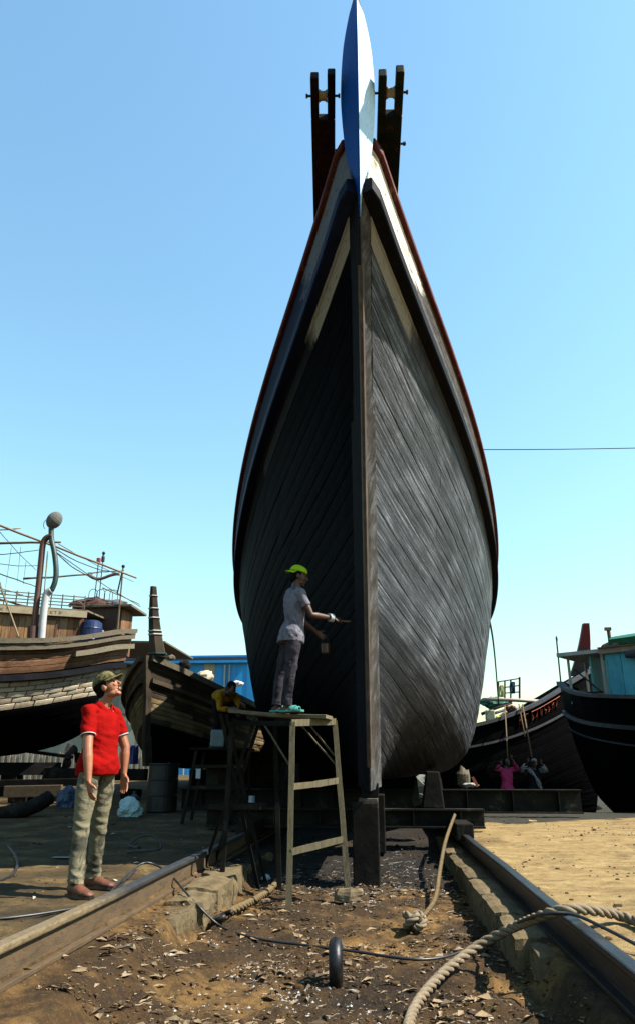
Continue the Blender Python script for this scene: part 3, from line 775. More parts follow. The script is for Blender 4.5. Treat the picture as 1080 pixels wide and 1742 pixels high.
def rope(name, pts, r, label, mat, strands=3, pitch=7.0, n=14, parent=None):
    """laid rope: strands wound round the path"""
    path = spline(pts, n); mb = MB(); m = len(path); ln = 0; ph = [0]
    for i in range(1, m): ln += (path[i] - path[i-1]).length; ph.append(ln)
    # resample finely
    step = r * .45; N = max(8, int(ln / step)); fine = []; j = 0
    for k in range(N + 1):
        s = ln * k / N
        while j < m - 2 and ph[j+1] < s: j += 1
        q = (s - ph[j]) / max(1e-6, ph[j+1] - ph[j]); fine.append(path[j].lerp(path[j+1], q))
    prev = Vector((0, 0, 1)); fr = []
    for i in range(len(fine)):
        d = (fine[min(i+1, N)] - fine[max(i-1, 0)]).normalized(); a = prev - d * prev.dot(d)
        if a.length < 1e-5: a = d.orthogonal()
        a.normalize(); fr.append((a, d.cross(a))); prev = a
    for sidx in range(strands):
        sp = []
        for i, p in enumerate(fine):
            w = 2 * math.pi * (i * step / (pitch * r) + sidx / strands); a, b = fr[i]
            wob = 1 + .06 * nz((i * .3, sidx * 5, 2))
            sp.append(p + (a * math.cos(w) + b * math.sin(w)) * r * .5 * wob)
        mb.tube(sp, r * .56, 6)
    return mb.build(name, mat, parent, smooth=True)
hemp = wear('hemp_rope', (.20, .155, .10), (.36, .29, .20), (.12, .085, .05), scale=18, rough=.9, spec=.1, bump=.8, var=0, bd=.004)
hempd = wear('dirty_rope', (.12, .085, .045), (.26, .19, .10), (.07, .045, .025), scale=18, rough=.95, spec=.1, bump=.8, var=0, bd=.004)
zz = [(-.275, 690, 1764), (-.275, 706, 1712), (-.24, 748, 1660), (-.16, 808, 1612), (-.04, 868, 1580), (.09, 915, 1560), (.15, 960, 1548), (.135, 1010, 1549), (.085, 1060, 1560), (.07, 1120, 1582), (.07, 1180, 1600)]
tag(rope('mooring_rope', [gnd(x, y, z) for z, x, y in zz], .030, '', hemp), 'thick pale twisted rope arching over the right rail', 'rope')
k0 = gnd(703, 1572, -.25)
e0 = Vector((at(773, 1388, 11.6).x, 11.6, .30))
r2 = thing('tied_rope', 'pale rope hanging from the cradle and ending in a knot on the soil', 'rope', k0)
rope('rope_line', [e0, at(758, 1428, 10.0), at(748, 1478, 8.75), at(741, 1524, 7.75), at(727, 1550, 7.15), at(712, 1563, 6.92), k0 + Vector((.03, .06, .03))], .022, '', hempd, parent=r2)
kp = []
for i in range(40):
    a = 2 * math.pi * i / 39; q = .055 + .028 * math.cos(1.5 * a * 2)
    kp.append(k0 + Vector((q * math.cos(2*a) * 1.0, -.04 + q * math.sin(2*a) * 1.4, .035 + .04 * math.sin(3*a))))
rope('knot', kp, .027, '', hemp, n=3, parent=r2)
r3 = thing('frayed_rope', 'short frayed rope end with a black shackle beside the concrete footing', 'rope', gnd(372, 1565, -.3))
rope('rope_line', [gnd(376, 1562, -.26), gnd(398, 1548, -.25), gnd(420, 1538, -.25), gnd(442, 1526, -.27), gnd(462, 1512, -.27), gnd(470, 1500, -.28)], .034, '', hempd, parent=r3)
sh = MB(); c = gnd(378, 1564, -.25)
sh.tube([c + Vector((.07 * math.cos(t), .10 * math.sin(t), .02 + .03 * math.cos(t))) for t in [2*math.pi*k/20 for k in range(18)]], .022, 8); sh.build('shackle', iron, r3, smooth=True)
rubber = wear('black_rubber', (.012, .012, .013), (.035, .035, .037), scale=20, rough=.45, spec=.4, bump=0, var=0)
def cable(pts, r, label, name='cable', smooth=6):
    return tag(MB().tube(spline(pts, smooth), r, 7).build(name, rubber, smooth=True), label, 'cable')
cz = [(.03, 170, 1540), (.05, 205, 1500), (.135, 238, 1471), (.13, 262, 1470), (.0, 292, 1490), (-.2, 330, 1533), (-.27, 378, 1577), (-.28, 440, 1597), (-.28, 520, 1608), (-.28, 600, 1618), (-.28, 690, 1631), (-.27, 750, 1629), (-.22, 800, 1612), (-.1, 850, 1585), (.06, 893, 1564), (.145, 930, 1554), (.15, 975, 1556), (.12, 1030, 1580), (.08, 1100, 1617)]
def lay(x, y, z, r):
    p = gnd(x, y, z)
    for _ in range(3):
        if z > -.15: break
        p = gnd(x, y, ground_h(p.x, p.y) + r)
    return p
cable([lay(x, y, z, .026) for z, x, y in cz], .0095, 'long black cable crossing both rails and the soil between them')
lc = gnd(245, 1452, .01); lp = []
for k in range(34):
    a = k / 33 * 2 * math.pi * 1.25 + 2.2; lp.append(lc + Vector((.19 * math.cos(a), .12 * math.sin(a) + .05 * k / 33, .012 + .12 * max(0, math.sin(a)) + .002 * k)))
lp += [lc + Vector((.10, -.45, .10)), lc + Vector((.16, -.75, .14))]
cable(lp, .011, 'coil of black cable lying on the mud behind the left rail', smooth=3)
cable([gnd(x, y, .012) for x, y in ((-40, 1566), (20, 1561), (80, 1553), (140, 1542), (180, 1528), (205, 1508), (232, 1480))], .009, 'thin black cable on the sunlit mud in front of the man in red')
cable([gnd(x, y, .014) for x, y in ((-30, 1425), (8, 1436), (26, 1455), (30, 1472), (18, 1490), (-30, 1508))], .014, 'black hose curling in from the left edge of the yard')
cable([gnd(x, y, .012 + .0) for x, y in ((-30, 1406), (40, 1402), (100, 1396), (150, 1390))], .010, 'thin black line on the shaded mud behind the man in red')

# ---------------------------------------------------------------- stones and small rubbish
stonem = wear('tan_stone', (.26, .19, .11), (.42, .33, .20), scale=6, rough=.95, spec=.1, bump=.8)
stf = gnd(592, 1532, -.29)
def stone(c, s, seed, label, m=stonem, rot=0.0):
    o = rough_block((0, 0, 0), s, seed, rot, .05 * max(s) / .2, 3); o.v = [p + Vector(c) for p in o.v]
    return tag(o.build('stone', m, smooth=False, bevel=0), label, 'stone')
stone(stf + Vector((.0, 0, .045)), (.23, .17, .12), 5, 'tan stone propping the right foot of the front trestle')
stone(gnd(724, 1335, .2) * 0 + Vector((at(722, 1318, 12.6).x, 12.6, .60)), (.36, .28, .46), 9, 'big pale green stone wedged under the right side of the hull', wear('green_stone', (.05, .06, .05), (.14, .155, .13), scale=4), .3)
stone(gnd(905, 1400, .03), (.16, .12, .09), 15, 'small grey stone on the mud behind the sand')
stone(gnd(1050, 1540, .045), (.05, .04, .03), 17, 'small pale stone by the rope on the sand')
litterb = wear('sheet_plastic', (.30, .52, .56), (.55, .72, .74), scale=5, rough=.5, bump=.6)
def bag(c, s, seed, label, mat, name='plastic_bag'):
    mb = MB(); mb.ball((0, 0, 0), s, 44); o = Vector((seed, 2 * seed, 0))
    mb.v = [p * (1 + .35 * nz(p + o, 5 / max(s) * .4) + .20 * abs(nz(p + o, 13 / max(s) * .4)) + .06 * nz(p + o, 40 / max(s) * .4)) for p in mb.v]
    mb.v = [Vector(c) + Vector((p.x, p.y, max(p.z, -s[2] * .55) + s[2] * .55)) for p in mb.v]
    return tag(mb.build(name, mat), label, 'bag')
bag(Vector((at(222, 1368, 13.6).x, 13.6, ground_h(at(222, 1368, 13.6).x, 13.6))), (.20, .16, .20), 3, 'crumpled light blue plastic bag on the mud behind the man in red', litterb)
bag(Vector((at(113, 1345, 15.5).x, 15.5, ground_h(-8, 15.5))), (.17, .14, .28), 6, 'dark blue bag propped by the beams under the left boat', wear('navy_bag', (.01, .02, .06), (.08, .16, .32), scale=5, rough=.4))
bag(gnd(452, 1497, -.28), (.05, .04, .035), 8, 'scrap of white plastic by the dark left footing', wear('white_scrap', (.55, .58, .62), (.8, .82, .85), scale=9))
def m_news(): return wear('grey_paper', (.25, .28, .27), (.42, .45, .44), scale=9, bump=0)
mb = MB(); c = gnd(107, 1459, .008); mb.grid([[c + Vector((x * .11, yy * .05, .006 + .01 * nz((x, yy, 3), 2))) for x in (-1, -.5, 0, .5, 1)] for yy in (-1, -.3, .4, 1)])
so = mb.build('paper_scrap', m_news()); so.modifiers.new('t', 'SOLIDIFY').thickness = .003; tag(so, 'flat grey scrap on the shaded mud left of the man in red', 'scrap')

# ---------------------------------------------------------------- trestles, staging plank, work stand
oldwood = wear('bleached_timber', (.075, .064, .040), (.22, .185, .10), (.035, .032, .026), scale=9, stretch=(3, 3, .6), rough=.85, spec=.2, bump=.6, var=.2)
tA, tB = gnd(491, 1548, -.305), stf + Vector((0, 0, .10))
tA.z = -.31
a0, b0 = at(498, 1228, 7.80), at(569, 1226, 8.28)
PW0, PW1 = at(560, 1224, 8.10), at(396, 1214, 8.30)
back = Vector((-.72, .42, .02))
tres = thing('trestle', 'weathered angle-iron trestle with three rungs standing in front of the stem', 'trestle', (tA + tB) / 2)
for p, q in ((tA, a0), (tB, b0)): 
    mb = MB(); mb.rbar(p, q, .055, .012, (0, 1, 0)); mb.rbar(p + Vector((-.024, .026, 0)), q + Vector((-.024, .026, 0)), .012, .05, (0, 1, 0)); mb.build('leg', oldwood, tres)
zmin = -.12
for p, q in ((Vector((tA.x - .75, tA.y + .55, ground_h(tA.x - .75, tA.y + .55) - .02)), a0 + back), (Vector((tB.x - .75, tB.y + .55, -.31)), b0 + back)):
    MB().bar(p, q, .05, .03, (0, 1, 0)).build('leg', soot, tres)
MB().bar(a0 + Vector((-.01, -.01, -.01)), b0 + Vector((.01, 0, -.01)), .012, .07).build('top_bar', oldwood, tres)
for t in (.37, .715):
    p, q = a0.lerp(tA, t), b0.lerp(tB, t + .012)
    MB().rbar(p + Vector((.012, 0, 0)), q - Vector((.012, 0, 0)), .014, .060, amp=.01).build('rung', oldwood, tres)
for s0, s1 in ((a0.lerp(b0, .0) + back * .45 + Vector((0, 0, -.03)), a0.lerp(tA, .27)), (b0 + back * .62 + Vector((.04, 0, -.03)), b0.lerp(tB, .30)), (b0 + back * .45 + Vector((.02, 0, -.03)), b0.lerp(tB, .25))):
    MB().rbar(s0, s1, .014, .014, amp=.012).build('brace', oldwood, tres)
MB().bar(a0 + Vector((0, .02, -.02)), a0 + back, .04, .05).build('top_rail', soot, tres); MB().bar(b0 + Vector((0, .02, -.02)), b0 + back, .04, .05).build('top_rail', soot, tres)
sp_ = thing('staging_plank', 'long worn plank laid on the trestles, the painter standing on it', 'plank', PW0)
pu = Vector((0, 0, .022))
mb = MB(); ns = 10; rings = []
dpl = (PW1 - PW0).normalized(); sd = Vector((-dpl.y, dpl.x, 0)).normalized() * .15
for i in range(ns + 1):
    c = PW0.lerp(PW1, i / ns) + pu + Vector((0, 0, -.015 * math.sin(math.pi * i / ns)))
    rings.append([c - sd + Vector((0, 0, -.02)), c + sd + Vector((0, 0, -.02)), c + sd + Vector((0, 0, .02)), c - sd + Vector((0, 0, .02))])
mb.ring_loft(rings).build('board', wear('staging_board', (.08, .07, .045), (.26, .22, .13), (.05, .045, .035), scale=6, stretch=(.8, 4, 4), rough=.9, spec=.15), sp_, bevel=.004)
PLANK_Z = lambda x: lerp(PW0.z, PW1.z, (x - PW0.x) / (PW1.x - PW0.x)) + .022 + .02 - .014
t2 = thing('trestle', 'dark crossed-leg trestle carrying the far left end of the plank', 'trestle', (PW1.x, PW1.y, 0))
for dy in (-.16, .16):
    for s in (-1, 1):
        foot = Vector((PW1.x + .02 + s * .30, PW1.y + dy * 1.6 + .45, 0)); foot.z = ground_h(foot.x, foot.y) - .02
        MB().bar(foot, Vector((PW1.x + .10 - s * .2, PW1.y + dy, PW1.z - .01)), .035, .025, (0, 1, 0)).build('leg', soot, t2)
    MB().bar(Vector((PW1.x - .16, PW1.y + dy * 1.3 + .1 + .03 * (dy > 0), .55)), Vector((PW1.x + .36, PW1.y + dy * 1.3 + .1 + .03 * (dy > 0), .55)), .03, .05).build('rung', soot, t2)
MB().bar(Vector((PW1.x + .10, PW1.y - .2, PW1.z - .03)), Vector((PW1.x + .10, PW1.y + .2, PW1.z - .03)), .05, .04).build('top_bar', soot, t2)

# stand behind, on which the man in yellow works
SY = 12.4
wx0, wx1 = at(324, 1330, SY).x, at(412, 1330, SY).x
sg_ = ground_h((wx0 + wx1) / 2, SY); st_top = at(360, 1276, SY).z
ws = thing('work_stand', 'black steel work stand with rungs left of the big hull', 'stand', ((wx0 + wx1) / 2, SY, sg_))
for x in (wx0, wx1):
    for yy in (SY, SY + .6):
        MB().bar((x + (-.10 if x == wx0 else .05), yy, ground_h(x, yy) - .02), (x + (.08 if x == wx0 else 0), yy, st_top), .045, .045).build('leg', beamst, ws)
for k, zf in enumerate((.22, .5, .78)):
    z = lerp(sg_, st_top, zf); d = .10 * (1 - zf)
    for yy in (SY - .034, SY + .634): MB().bar((wx0 - d + .05, yy, z), (wx1 + .02, yy, z), .022, .05).build('rung', beamst, ws)
MB().box(((wx0 + wx1) / 2 + .03, SY + .3, st_top + .02), (wx1 - wx0 + .1, .75, .035)).build('deck_board', soot, ws, bevel=.004)
tag(MB().box((at(372, 1250, SY).x, SY + .02, st_top + .18), (.24, .2, .28)).build('paint_can', wear('pale_blue_tin', (.10, .16, .19), (.20, .30, .34), scale=6, rough=.4), bevel=.03), 'dull pale blue tin on the work stand beside the man in yellow', 'tin')
tag(MB().box((at(339, 1316, SY).x, SY - .05, at(339, 1316, SY).z), (.075, .008, .15)).build('paper_tag', wear('white_card', (.5, .55, .6), (.65, .7, .75), scale=5, bump=0)), 'small pale card fixed to the leg of the work stand', 'card')
# buckets and hose on the mud right of the stand
for (px_, py_, Y, r, h, lab, cc) in ((430, 1322, 12.0, .05, .16, 'small pale can on the crossbeam left of the hull', (.35, .4, .45)),):
    p = at(px_, py_, Y); tag(MB().tube([(p.x, p.y, .37), (p.x, p.y, .38), (p.x, p.y, .37 + h), (p.x, p.y, .37 + h + .01)], [r * .9, r, r, r * .8], 14).build('tin_can', wear('tin', cc, tuple(q * 1.4 for q in cc), scale=6)), lab, 'can')

# oil drum
dr = at(276, 1362, 14.6); dz = ground_h(dr.x, 14.6)
dm = thing('oil_drum', 'black oil drum standing before the brown boat', 'drum', (dr.x, 14.6, dz))
prof = [(0, .285), (.02, .295), (.04, .285), (.28, .283), (.295, .297), (.31, .283), (.56, .283), (.575, .297), (.59, .283), (.83, .283), (.85, .295), (.87, .288)]
MB().tube([(dr.x, 14.6, dz + a) for a, r in prof], [r for a, r in prof], 26).build('drum_body', wear('drum_paint', (.008, .009, .010), (.022, .022, .022), (.04, .025, .015), scale=5, rough=.5, spec=.3), dm, smooth=False)
MB().tube([(dr.x + .1, 14.6, dz + .87), (dr.x + .1, 14.6, dz + .89)], .035, 12).build('bung', iron, dm)
jc = MB().tube([(dr.x - .45, 14.3, ground_h(dr.x - .45, 14.3) + a) for a in (0, .03, .25, .31, .33, .38)], [.10, .115, .115, .06, .03, .03], 14).build('oil_can', wear('can_black', (.009, .01, .012), (.03, .032, .04), scale=6, rough=.4))
tag(jc, 'small black can beside the oil drum', 'can')

# ================================================================ THE OTHER BOATS
def frame(origin, d):
    """local (x across, y along d, z up) to world"""
    d = Vector((d[0], d[1], 0)).normalized(); xa = Vector((d.y, -d.x, 0)); o = Vector(origin)
    return lambda p: o + xa * p.x + d * p.y + Vector((0, 0, p.z))
def plank_side(h, side, xf, parent, bands, seed, u1=1.0, cut=(.2, .34), seg=30, proud=None, gap=.006, ugap=0.0):
    """bands: list of (v0, v1, strakes, material, piece name, piece length as a share of the hull or None)"""
    r = random.Random(seed)
    for v0, v1, n, mat, nm, pc in bands:
        for k in range(n):
            a, b = lerp(v0, v1, k / n), lerp(v0, v1, (k + 1) / n)
            cuts = [0.0]; c = (r.uniform(*cut) if pc is None else pc * (.5 + .5 * (k % 2)))
            while c < u1 - .04: cuts.append(c); c += (r.uniform(*cut) if pc is None else pc * r.uniform(.92, 1.08))
            cuts.append(u1)
            for i in range(len(cuts) - 1):
                ns = max(2, int((cuts[i+1] - cuts[i]) * seg))
                m = mat if not isinstance(mat, (list, tuple)) else mat[0 if r.random() < .7 else 1]
                strake_piece(h, side, a, b, cuts[i], cuts[i+1], ns, r.uniform(-.006, .008) if proud is None else proud, gap=gap, thick=.03, xf=xf, uoff=r.uniform(0, 20), ugap=ugap).build(nm, m, parent)
def edge_rail(h, xf, v, prof, name, mat, parent, side, n=30, u0=0.0, u1=1.0, dz=0.0):
    rings = []
    for i in range(n + 1):
        u = lerp(u0, u1, i / n); p = h.pt(u, v, side); a = h.pt(min(1, u + .01), v, side) - h.pt(max(0, u - .01), v, side)
        nn = Vector((a.y, -a.x, 0)) * side; nn.normalize()
        if nn.x * side < 0: nn = -nn
        rings.append([xf(p + nn * q + Vector((0, 0, w + dz))) for q, w in prof])
    return fixnormals(MB().ring_loft(rings).build(name, mat, parent))
SQ = lambda o, i, lo, hi: [(i, lo), (o, lo), (o, hi), (i, hi)]
def deck_of(h, xf, parent, mat, z, n=14):
    rows = [[xf(h.pt((i + .3) / (n + .3), .95, 1).lerp(h.pt((i + .3) / (n + .3), .95, -1), j / 4)) for j in range(5)] for i in range(n + 1)]
    return MB().grid(rows).build('deck', mat, parent)
blackhull = plank_mat('black_bottom_plank', [(.3, (.004, .004, .005)), (.55, (.006, .006, .008)), (.78, (.013, .014, .018))], gloss=.55, bump=1.0, spec=.012, nails=False)
brownpl = plank_mat('brown_topside_plank', [(.3, (.19, .085, .045)), (.55, (.50, .265, .14)), (.78, (.82, .57, .34))], gloss=.7, spec=.1)
cream = plank_mat('cream_sheathing', [(.3, (.75, .52, .33)), (.5, (1.2, 1.05, .76)), (.75, (1.4, 1.28, 1.0))], gloss=.7, spec=.08, bump=.4)
redlead = wear('red_lead_seam', (.22, .06, .025), (.40, .13, .05), scale=6)
greyw = wear('silvered_timber', (.09, .075, .05), (.26, .22, .15), (.05, .04, .03), scale=5, stretch=(.7, 4, 4), rough=.85, spec=.2, bump=.5)
teak = plank_mat('varnished_teak', [(.3, (.32, .14, .035)), (.55, (.60, .30, .085)), (.78, (.78, .44, .16))], gloss=.5, nails=False, src='Object', streak=(6, .25))
teakd = wear('dark_teak', (.07, .025, .012), (.15, .06, .028), scale=4, stretch=(5, 5, 1), rough=.6)
bamboo = wear('bamboo', (.16, .11, .055), (.32, .24, .13), (.08, .055, .03), scale=7, rough=.7, var=.3)

# ---------------------------------------------------------------- boat at the left, seen from its stern quarter
LO = at(228, 1060, 19.6); LD = Vector((-.90, -.43, 0)).normalized()
lx = frame((LO.x, 19.6, 0), LD)
LH = Hull([(1.15, 3.6), (1.35, 2.2), (1.7, 1.25), (2.2, .72), (3.0, .40), (3.7, .16), (4.5, 0)],
          [(0, 4.44), (.5, 4.28), (1.2, 4.0), (2.2, 3.74), (3.6, 3.60), (6, 3.55), (14, 4.0)],
          [(0, .10, 0), (.15, .75, .03), (.3, 1.45, .12), (.45, 1.95, .30), (.6, 2.15, .52), (.8, 2.25, .76), (1, 2.30, 1)], 14, 1.0, uf=.28, p0=1.25, p1=2.5, x0=.10, blend=.35, us=.85)
lb_ = thing('fishing_boat', 'brown, cream and black fishing boat with wooden deckhouse and exhaust pipes', 'boat', lx(Vector((0, 4, 0))))
skin(LH, 30, 20, .03, lx).build('hull_shell', tar, lb_)
plank_side(LH, -1, lx, lb_, [(.01, .50, 8, blackhull, 'plank', None), (.78, .985, 4, brownpl, 'plank', None)], 3, u1=.8)
plank_side(LH, -1, lx, lb_, [(.505, .715, 5, cream, 'sheathing_plate', .030)], 5, u1=.62, gap=.014, ugap=.0012)
plank_side(LH, -1, lx, lb_, [(.505, .715, 1, redlead, 'seam_backing', None)], 6, u1=.62, proud=-.014)
edge_rail(LH, lx, .745, SQ(.09, -.05, -.07, .075), 'wale', waleblk, lb_, -1, u1=.9)
edge_rail(LH, lx, .97, SQ(.10, -.08, -.02, .10), 'rubbing_rail', greyw, lb_, -1, u1=.9)
edge_rail(LH, lx, 1.0, SQ(.13, -.14, .045, .16), 'gunwale', greyw, lb_, -1, u1=.95)
edge_rail(LH, lx, 1.0, SQ(.13, -.14, .045, .16), 'gunwale', greyw, lb_, 1, u1=.95)
edge_rail(LH, lx, .90, SQ(.15, .0, -.06, .07), 'fender_timber', greyw, lb_, -1, n=10, u0=.0, u1=.11)
deck_of(LH, lx, lb_, greyw, 3.7)
MB().bar(lx(Vector((0, 1.5, .95))), lx(Vector((0, 13, .92))), .2, .3).build('keel', tar, lb_)
# propeller and shaft under the counter
pc = at(124, 1288, 18.9)
prp = MB()
for k in range(3):
    a = R(90 + 120 * k + 20); rows = []
    for i in range(7):
        t = i / 6; rr = .06 + .30 * t; w = .13 * math.sin(math.pi * (t * .8 + .2)) + .015
        ex = Vector((math.cos(a), 0, math.sin(a))); ey = Vector((-math.sin(a), 0, math.cos(a)))
        rows.append([pc + ex * rr + ey * w * s + Vector((0, -.10 * s * (1 - t * .6), 0)) for s in (-1, -.3, .3, 1)])
    prp.grid(rows)
po = prp.build('propeller', iron, lb_); po.modifiers.new('t', 'SOLIDIFY').thickness = .02
MB().cyl(pc + Vector((-.12, -.0, 0)), pc + Vector((.0, -.12, 0)), .07, .05).build('propeller_hub', iron, po)
MB().cyl(pc + Vector((0, .0, 0)), pc + Vector((-2.2, .5, .25)), .045).build('propeller_shaft', iron, lb_)
# deckhouse
def wbox(name, pts4, z0, z1, mat, parent, th=.05):
    """wall between two ground points"""
    a, b = Vector(pts4[0]), Vector(pts4[1]); return MB().bar(Vector((a.x, a.y, (z0 + z1) / 2)), Vector((b.x, b.y, (z0 + z1) / 2)), th, z1 - z0).build(name, mat, parent, bevel=.004)
HY = 18.25
hx1 = at(143, 1060, HY + .1).x; hz0 = 3.2; hz1 = at(143, 1053, HY + .1).z
x = hx1; i = 0; rngp = random.Random(2)
hd = LD.copy()
hs = Vector((hx1, HY + .1, 0)); pos = 0
while pos < 3.6:
    w = rngp.uniform(.15, .24); a = hs + hd * (pos + .004); b = hs + hd * (pos + w - .004)
    wbox('wall_board', (a, b), hz0, hz1, teak if rngp.random() < .8 else brownpl, lb_, .05 + rngp.uniform(0, .012)); pos += w
wbox('wall_board', (hs + hd * .0 + Vector((0, .06, 0)), hs + Vector((0.1, 1.6, 0))), hz0, hz1, teakd, lb_, .06)
da, db = hs + hd * .62 + Vector((0, -.05, 0)), hs + hd * 1.04 + Vector((0, -.05, 0))
dd = wbox('door', (da, db), hz0, hz1 - .10, teak, lb_, .05)
for q in (da, db): wbox('door_frame', (q, q + hd * .05), hz0, hz1 - .06, teakd, dd, .075)
wbox('door_frame', (da - hd * .02, db + hd * .07), hz1 - .10, hz1 - .05, teakd, dd, .074)
MB().bar(hs + hd * .08 + Vector((.02, .16, (hz0 + hz1) / 2)), hs + hd * 3.7 + Vector((.02, .16, (hz0 + hz1) / 2)), .05, hz1 - hz0).build('wall_lining', teakd, lb_)
# roof slab with pale fascia; the fascia carries hand-painted marks
ra, rb_ = hs - hd * .12 + Vector((0, -.16, 0)), hs + hd * 3.9 + Vector((0, -.16, 0))
fas = wbox('fascia', (ra, rb_), hz1 + .002, hz1 + .17, wear('beige_fascia', (.34, .27, .16), (.52, .44, .29), scale=4), lb_, .05)
mk_ = MB()
for k, (o, kind) in enumerate(((.95, 0), (.62, 1), (.52, 2), (.42, 1), (.30, 3), (1.7, 2), (1.58, 1))):
    c = ra + hd * (o + .35) + Vector((0, -.028, hz1 + .085))
    for (p, q) in {0: (((-.03, .04), (.03, .04)), ((.03, .04), (-.03, -.04)), ((-.03, -.04), (.03, -.04))), 1: (((-.03, .035), (.03, .035)), ((0, .035), (0, -.04))), 2: (((-.03, .03), (-.03, -.04)), ((-.03, 0), (.03, .03)), ((-.03, 0), (.03, -.04))), 3: (((-.03, .04), (-.03, -.04)), ((-.03, .04), (.03, 0)), ((.03, 0), (-.03, -.04)))}[kind]:
        mk_.bar(c - hd * p[0] + Vector((0, 0, p[1])), c - hd * q[0] + Vector((0, 0, q[1])), .006, .014)
mk_.build('lettering', wear('faded_letter_paint', (.10, .06, .03), (.16, .10, .05), scale=6, bump=0), fas)
rf = MB(); rf.add([ra + Vector((0, 0, hz1 + .172)), rb_ + Vector((0, 0, hz1 + .172)), rb_ + Vector((0, 2.0, hz1 + .172)), ra + Vector((.2, 2.0, hz1 + .172)),
                   ra + Vector((0, 0, hz1 + .215)), rb_ + Vector((0, 0, hz1 + .215)), rb_ + Vector((0, 2.0, hz1 + .215)), ra + Vector((.2, 2.0, hz1 + .215))], [(3,2,1,0),(4,5,6,7),(0,1,5,4),(1,2,6,5),(2,3,7,6),(3,0,4,7)])
rf.build('roof', greyw, lb_)
# rail of stacked slats on the roof
for k in range(4):
    z = hz1 + .30 + k * .085
    MB().bar(ra + hd * .1 + Vector((0, .05, z)), rb_ + Vector((0, .05, z)), .02, .025).build('roof_rail', greyw, lb_)
for k in range(14):
    p = ra + hd * (.12 + k * .28) + Vector((0, .075, 0)); MB().bar(p + Vector((0, 0, hz1 + .215)), p + Vector((0, 0, hz1 + .60)), .022, .022).build('rail_post', greyw, lb_)
# wheelhouse aft
WY = 19.3; wl, wr = at(152, 1040, WY), at(207, 1040, WY); wz1 = at(207, 1034, WY).z
wbox('cabin_wall', (wl, wr), 3.7, wz1, teakd, lb_, .06)
side_pos = 0; cr = Vector((at(226, 1040, 20.0).x, 20.0, 0))
ds = (cr - Vector((wr.x, WY, 0))); nb = 7
for k in range(nb):
    a = Vector((wr.x, WY, 0)) + ds * (k / nb + .006); b = Vector((wr.x, WY, 0)) + ds * ((k + 1) / nb - .006)
    wbox('cabin_board', (a, b), 3.9, wz1, brownpl, lb_, .05)
wro = MB().box(((wl.x + wr.x) / 2 + .1, WY + .55, wz1 + .04), (wr.x - wl.x + .45, 1.4, .07)).build('cabin_roof', greyw, lb_, bevel=.01)
stn = at(208, 1000, WY - .1)
MB().bar((stn.x, WY - .15, 3.9), (stn.x, WY - .15, at(210, 968, WY).z), .035, .035).build('stanchion', bamboo, lb_)
MB().bar((stn.x, WY - .18, at(210, 972, WY).z), (stn.x - .12, WY - .1, at(204, 1012, WY).z), .03, .03).build('stanchion_brace', iron, lb_)
MB().ball((stn.x, WY - .15, at(210, 966, WY).z), .05).build('stanchion_cap', iron, lb_)
wp = at(176, 1048, 18.6); MB().box((wp.x, 18.6, 4.15), (.11, .09, .52)).build('bitt', wear('pale_bitt', (.3, .29, .25), (.5, .48, .42), scale=5), lb_, bevel=.02)
# exhaust and air pipes
PYv = 16.95
def pp(x, y): return at(x, y, PYv)
rustp = wear('rust_red_pipe', (.06, .018, .010), (.15, .05, .025), (.05, .03, .02), scale=5, rough=.6)
ep = thing('exhaust_pipe', 'rust-red exhaust pipe with a hooked top on the left boat', 'pipe', pp(56, 1095))
MB().tube([pp(55, 1100), pp(57, 1066)], .125, 16).build('pipe_sleeve', rustp, ep, smooth=False)
MB().tube(spline([pp(58, 1070), pp(66, 1000), pp(71, 950), pp(74, 925), pp(80, 915), pp(90, 912)], 6), .075, 12).build('pipe', rustp, ep, smooth=True)
whp = wear('white_pvc', (.62, .62, .62), (.78, .78, .78), scale=4, rough=.4, bump=.1); grp = wear('green_hose', (.012, .035, .030), (.03, .07, .06), scale=6, rough=.5)
vp = thing('vent_pipe', 'white and green vent pipe topped by a grey basket on the left boat', 'pipe', pp(72, 1098))
MB().tube(spline([pp(70, 1100), pp(74, 1050), pp(78, 1018), pp(81, 1009), pp(88, 1004)], 5), .088, 14).build('lower_pipe', whp, vp, smooth=True)
MB().tube(spline([pp(88, 1005), pp(94, 990), pp(96, 970), pp(93, 940), pp(88, 915), pp(88, 890)], 6), .066, 12).build('hose', grp, vp, smooth=True)
bk = pp(93, 885); bm_ = MB(); rt3 = Matrix.Rotation(R(28), 3, 'Y')
bm_.ball(bk, (.19, .19, .235), 18, rt3); bm_.build('basket', wear('grey_basket', (.10, .11, .10), (.24, .25, .22), scale=30, rough=.9, bump=1.0, bd=.02), vp, smooth=True)
MB().tube([bk + Vector((.15 * math.cos(t) - .1, -.05, .16 * math.sin(t) - .12)) for t in [k * .5 for k in range(9)]], .008, 5).build('wire_loop', iron, vp)
# bamboo poles, yards and ropes overhead
def pole(p, q, r, label, Y0=17.6, Y1=18.6, m=bamboo, name='bamboo_pole', sag=0):
    a, b = at(p[0], p[1], Y0), at(q[0], q[1], Y1); pts = [a.lerp(b, k / 8) + Vector((0, .015 * nz((k, p[1], 1), 1), -sag * math.sin(math.pi * k / 8) + .02 * nz((k, p[0], p[1]), .9))) for k in range(9)]
    return tag(MB().tube(pts, [lerp(r, r * .7, k / 8) for k in range(9)], 6).build(name, m, smooth=True), label, name.split('_')[-1], 'poles and lines over the left boat')
pole((-30, 882), (233, 983), .035, 'long bamboo pole sloping down over the left boat from the top left')
pole((-30, 925), (104, 922), .04, 'level dark pole behind the hooked exhaust pipe', 18.2, 18.2, greyw)
pole((-30, 903), (36, 899), .025, 'short bamboo tip at the left edge above the level pole', 18, 18.4)
pole((40, 985), (158, 977), .032, 'thin level pole across the left boat below the red lamp', 18.4, 19, greyw)
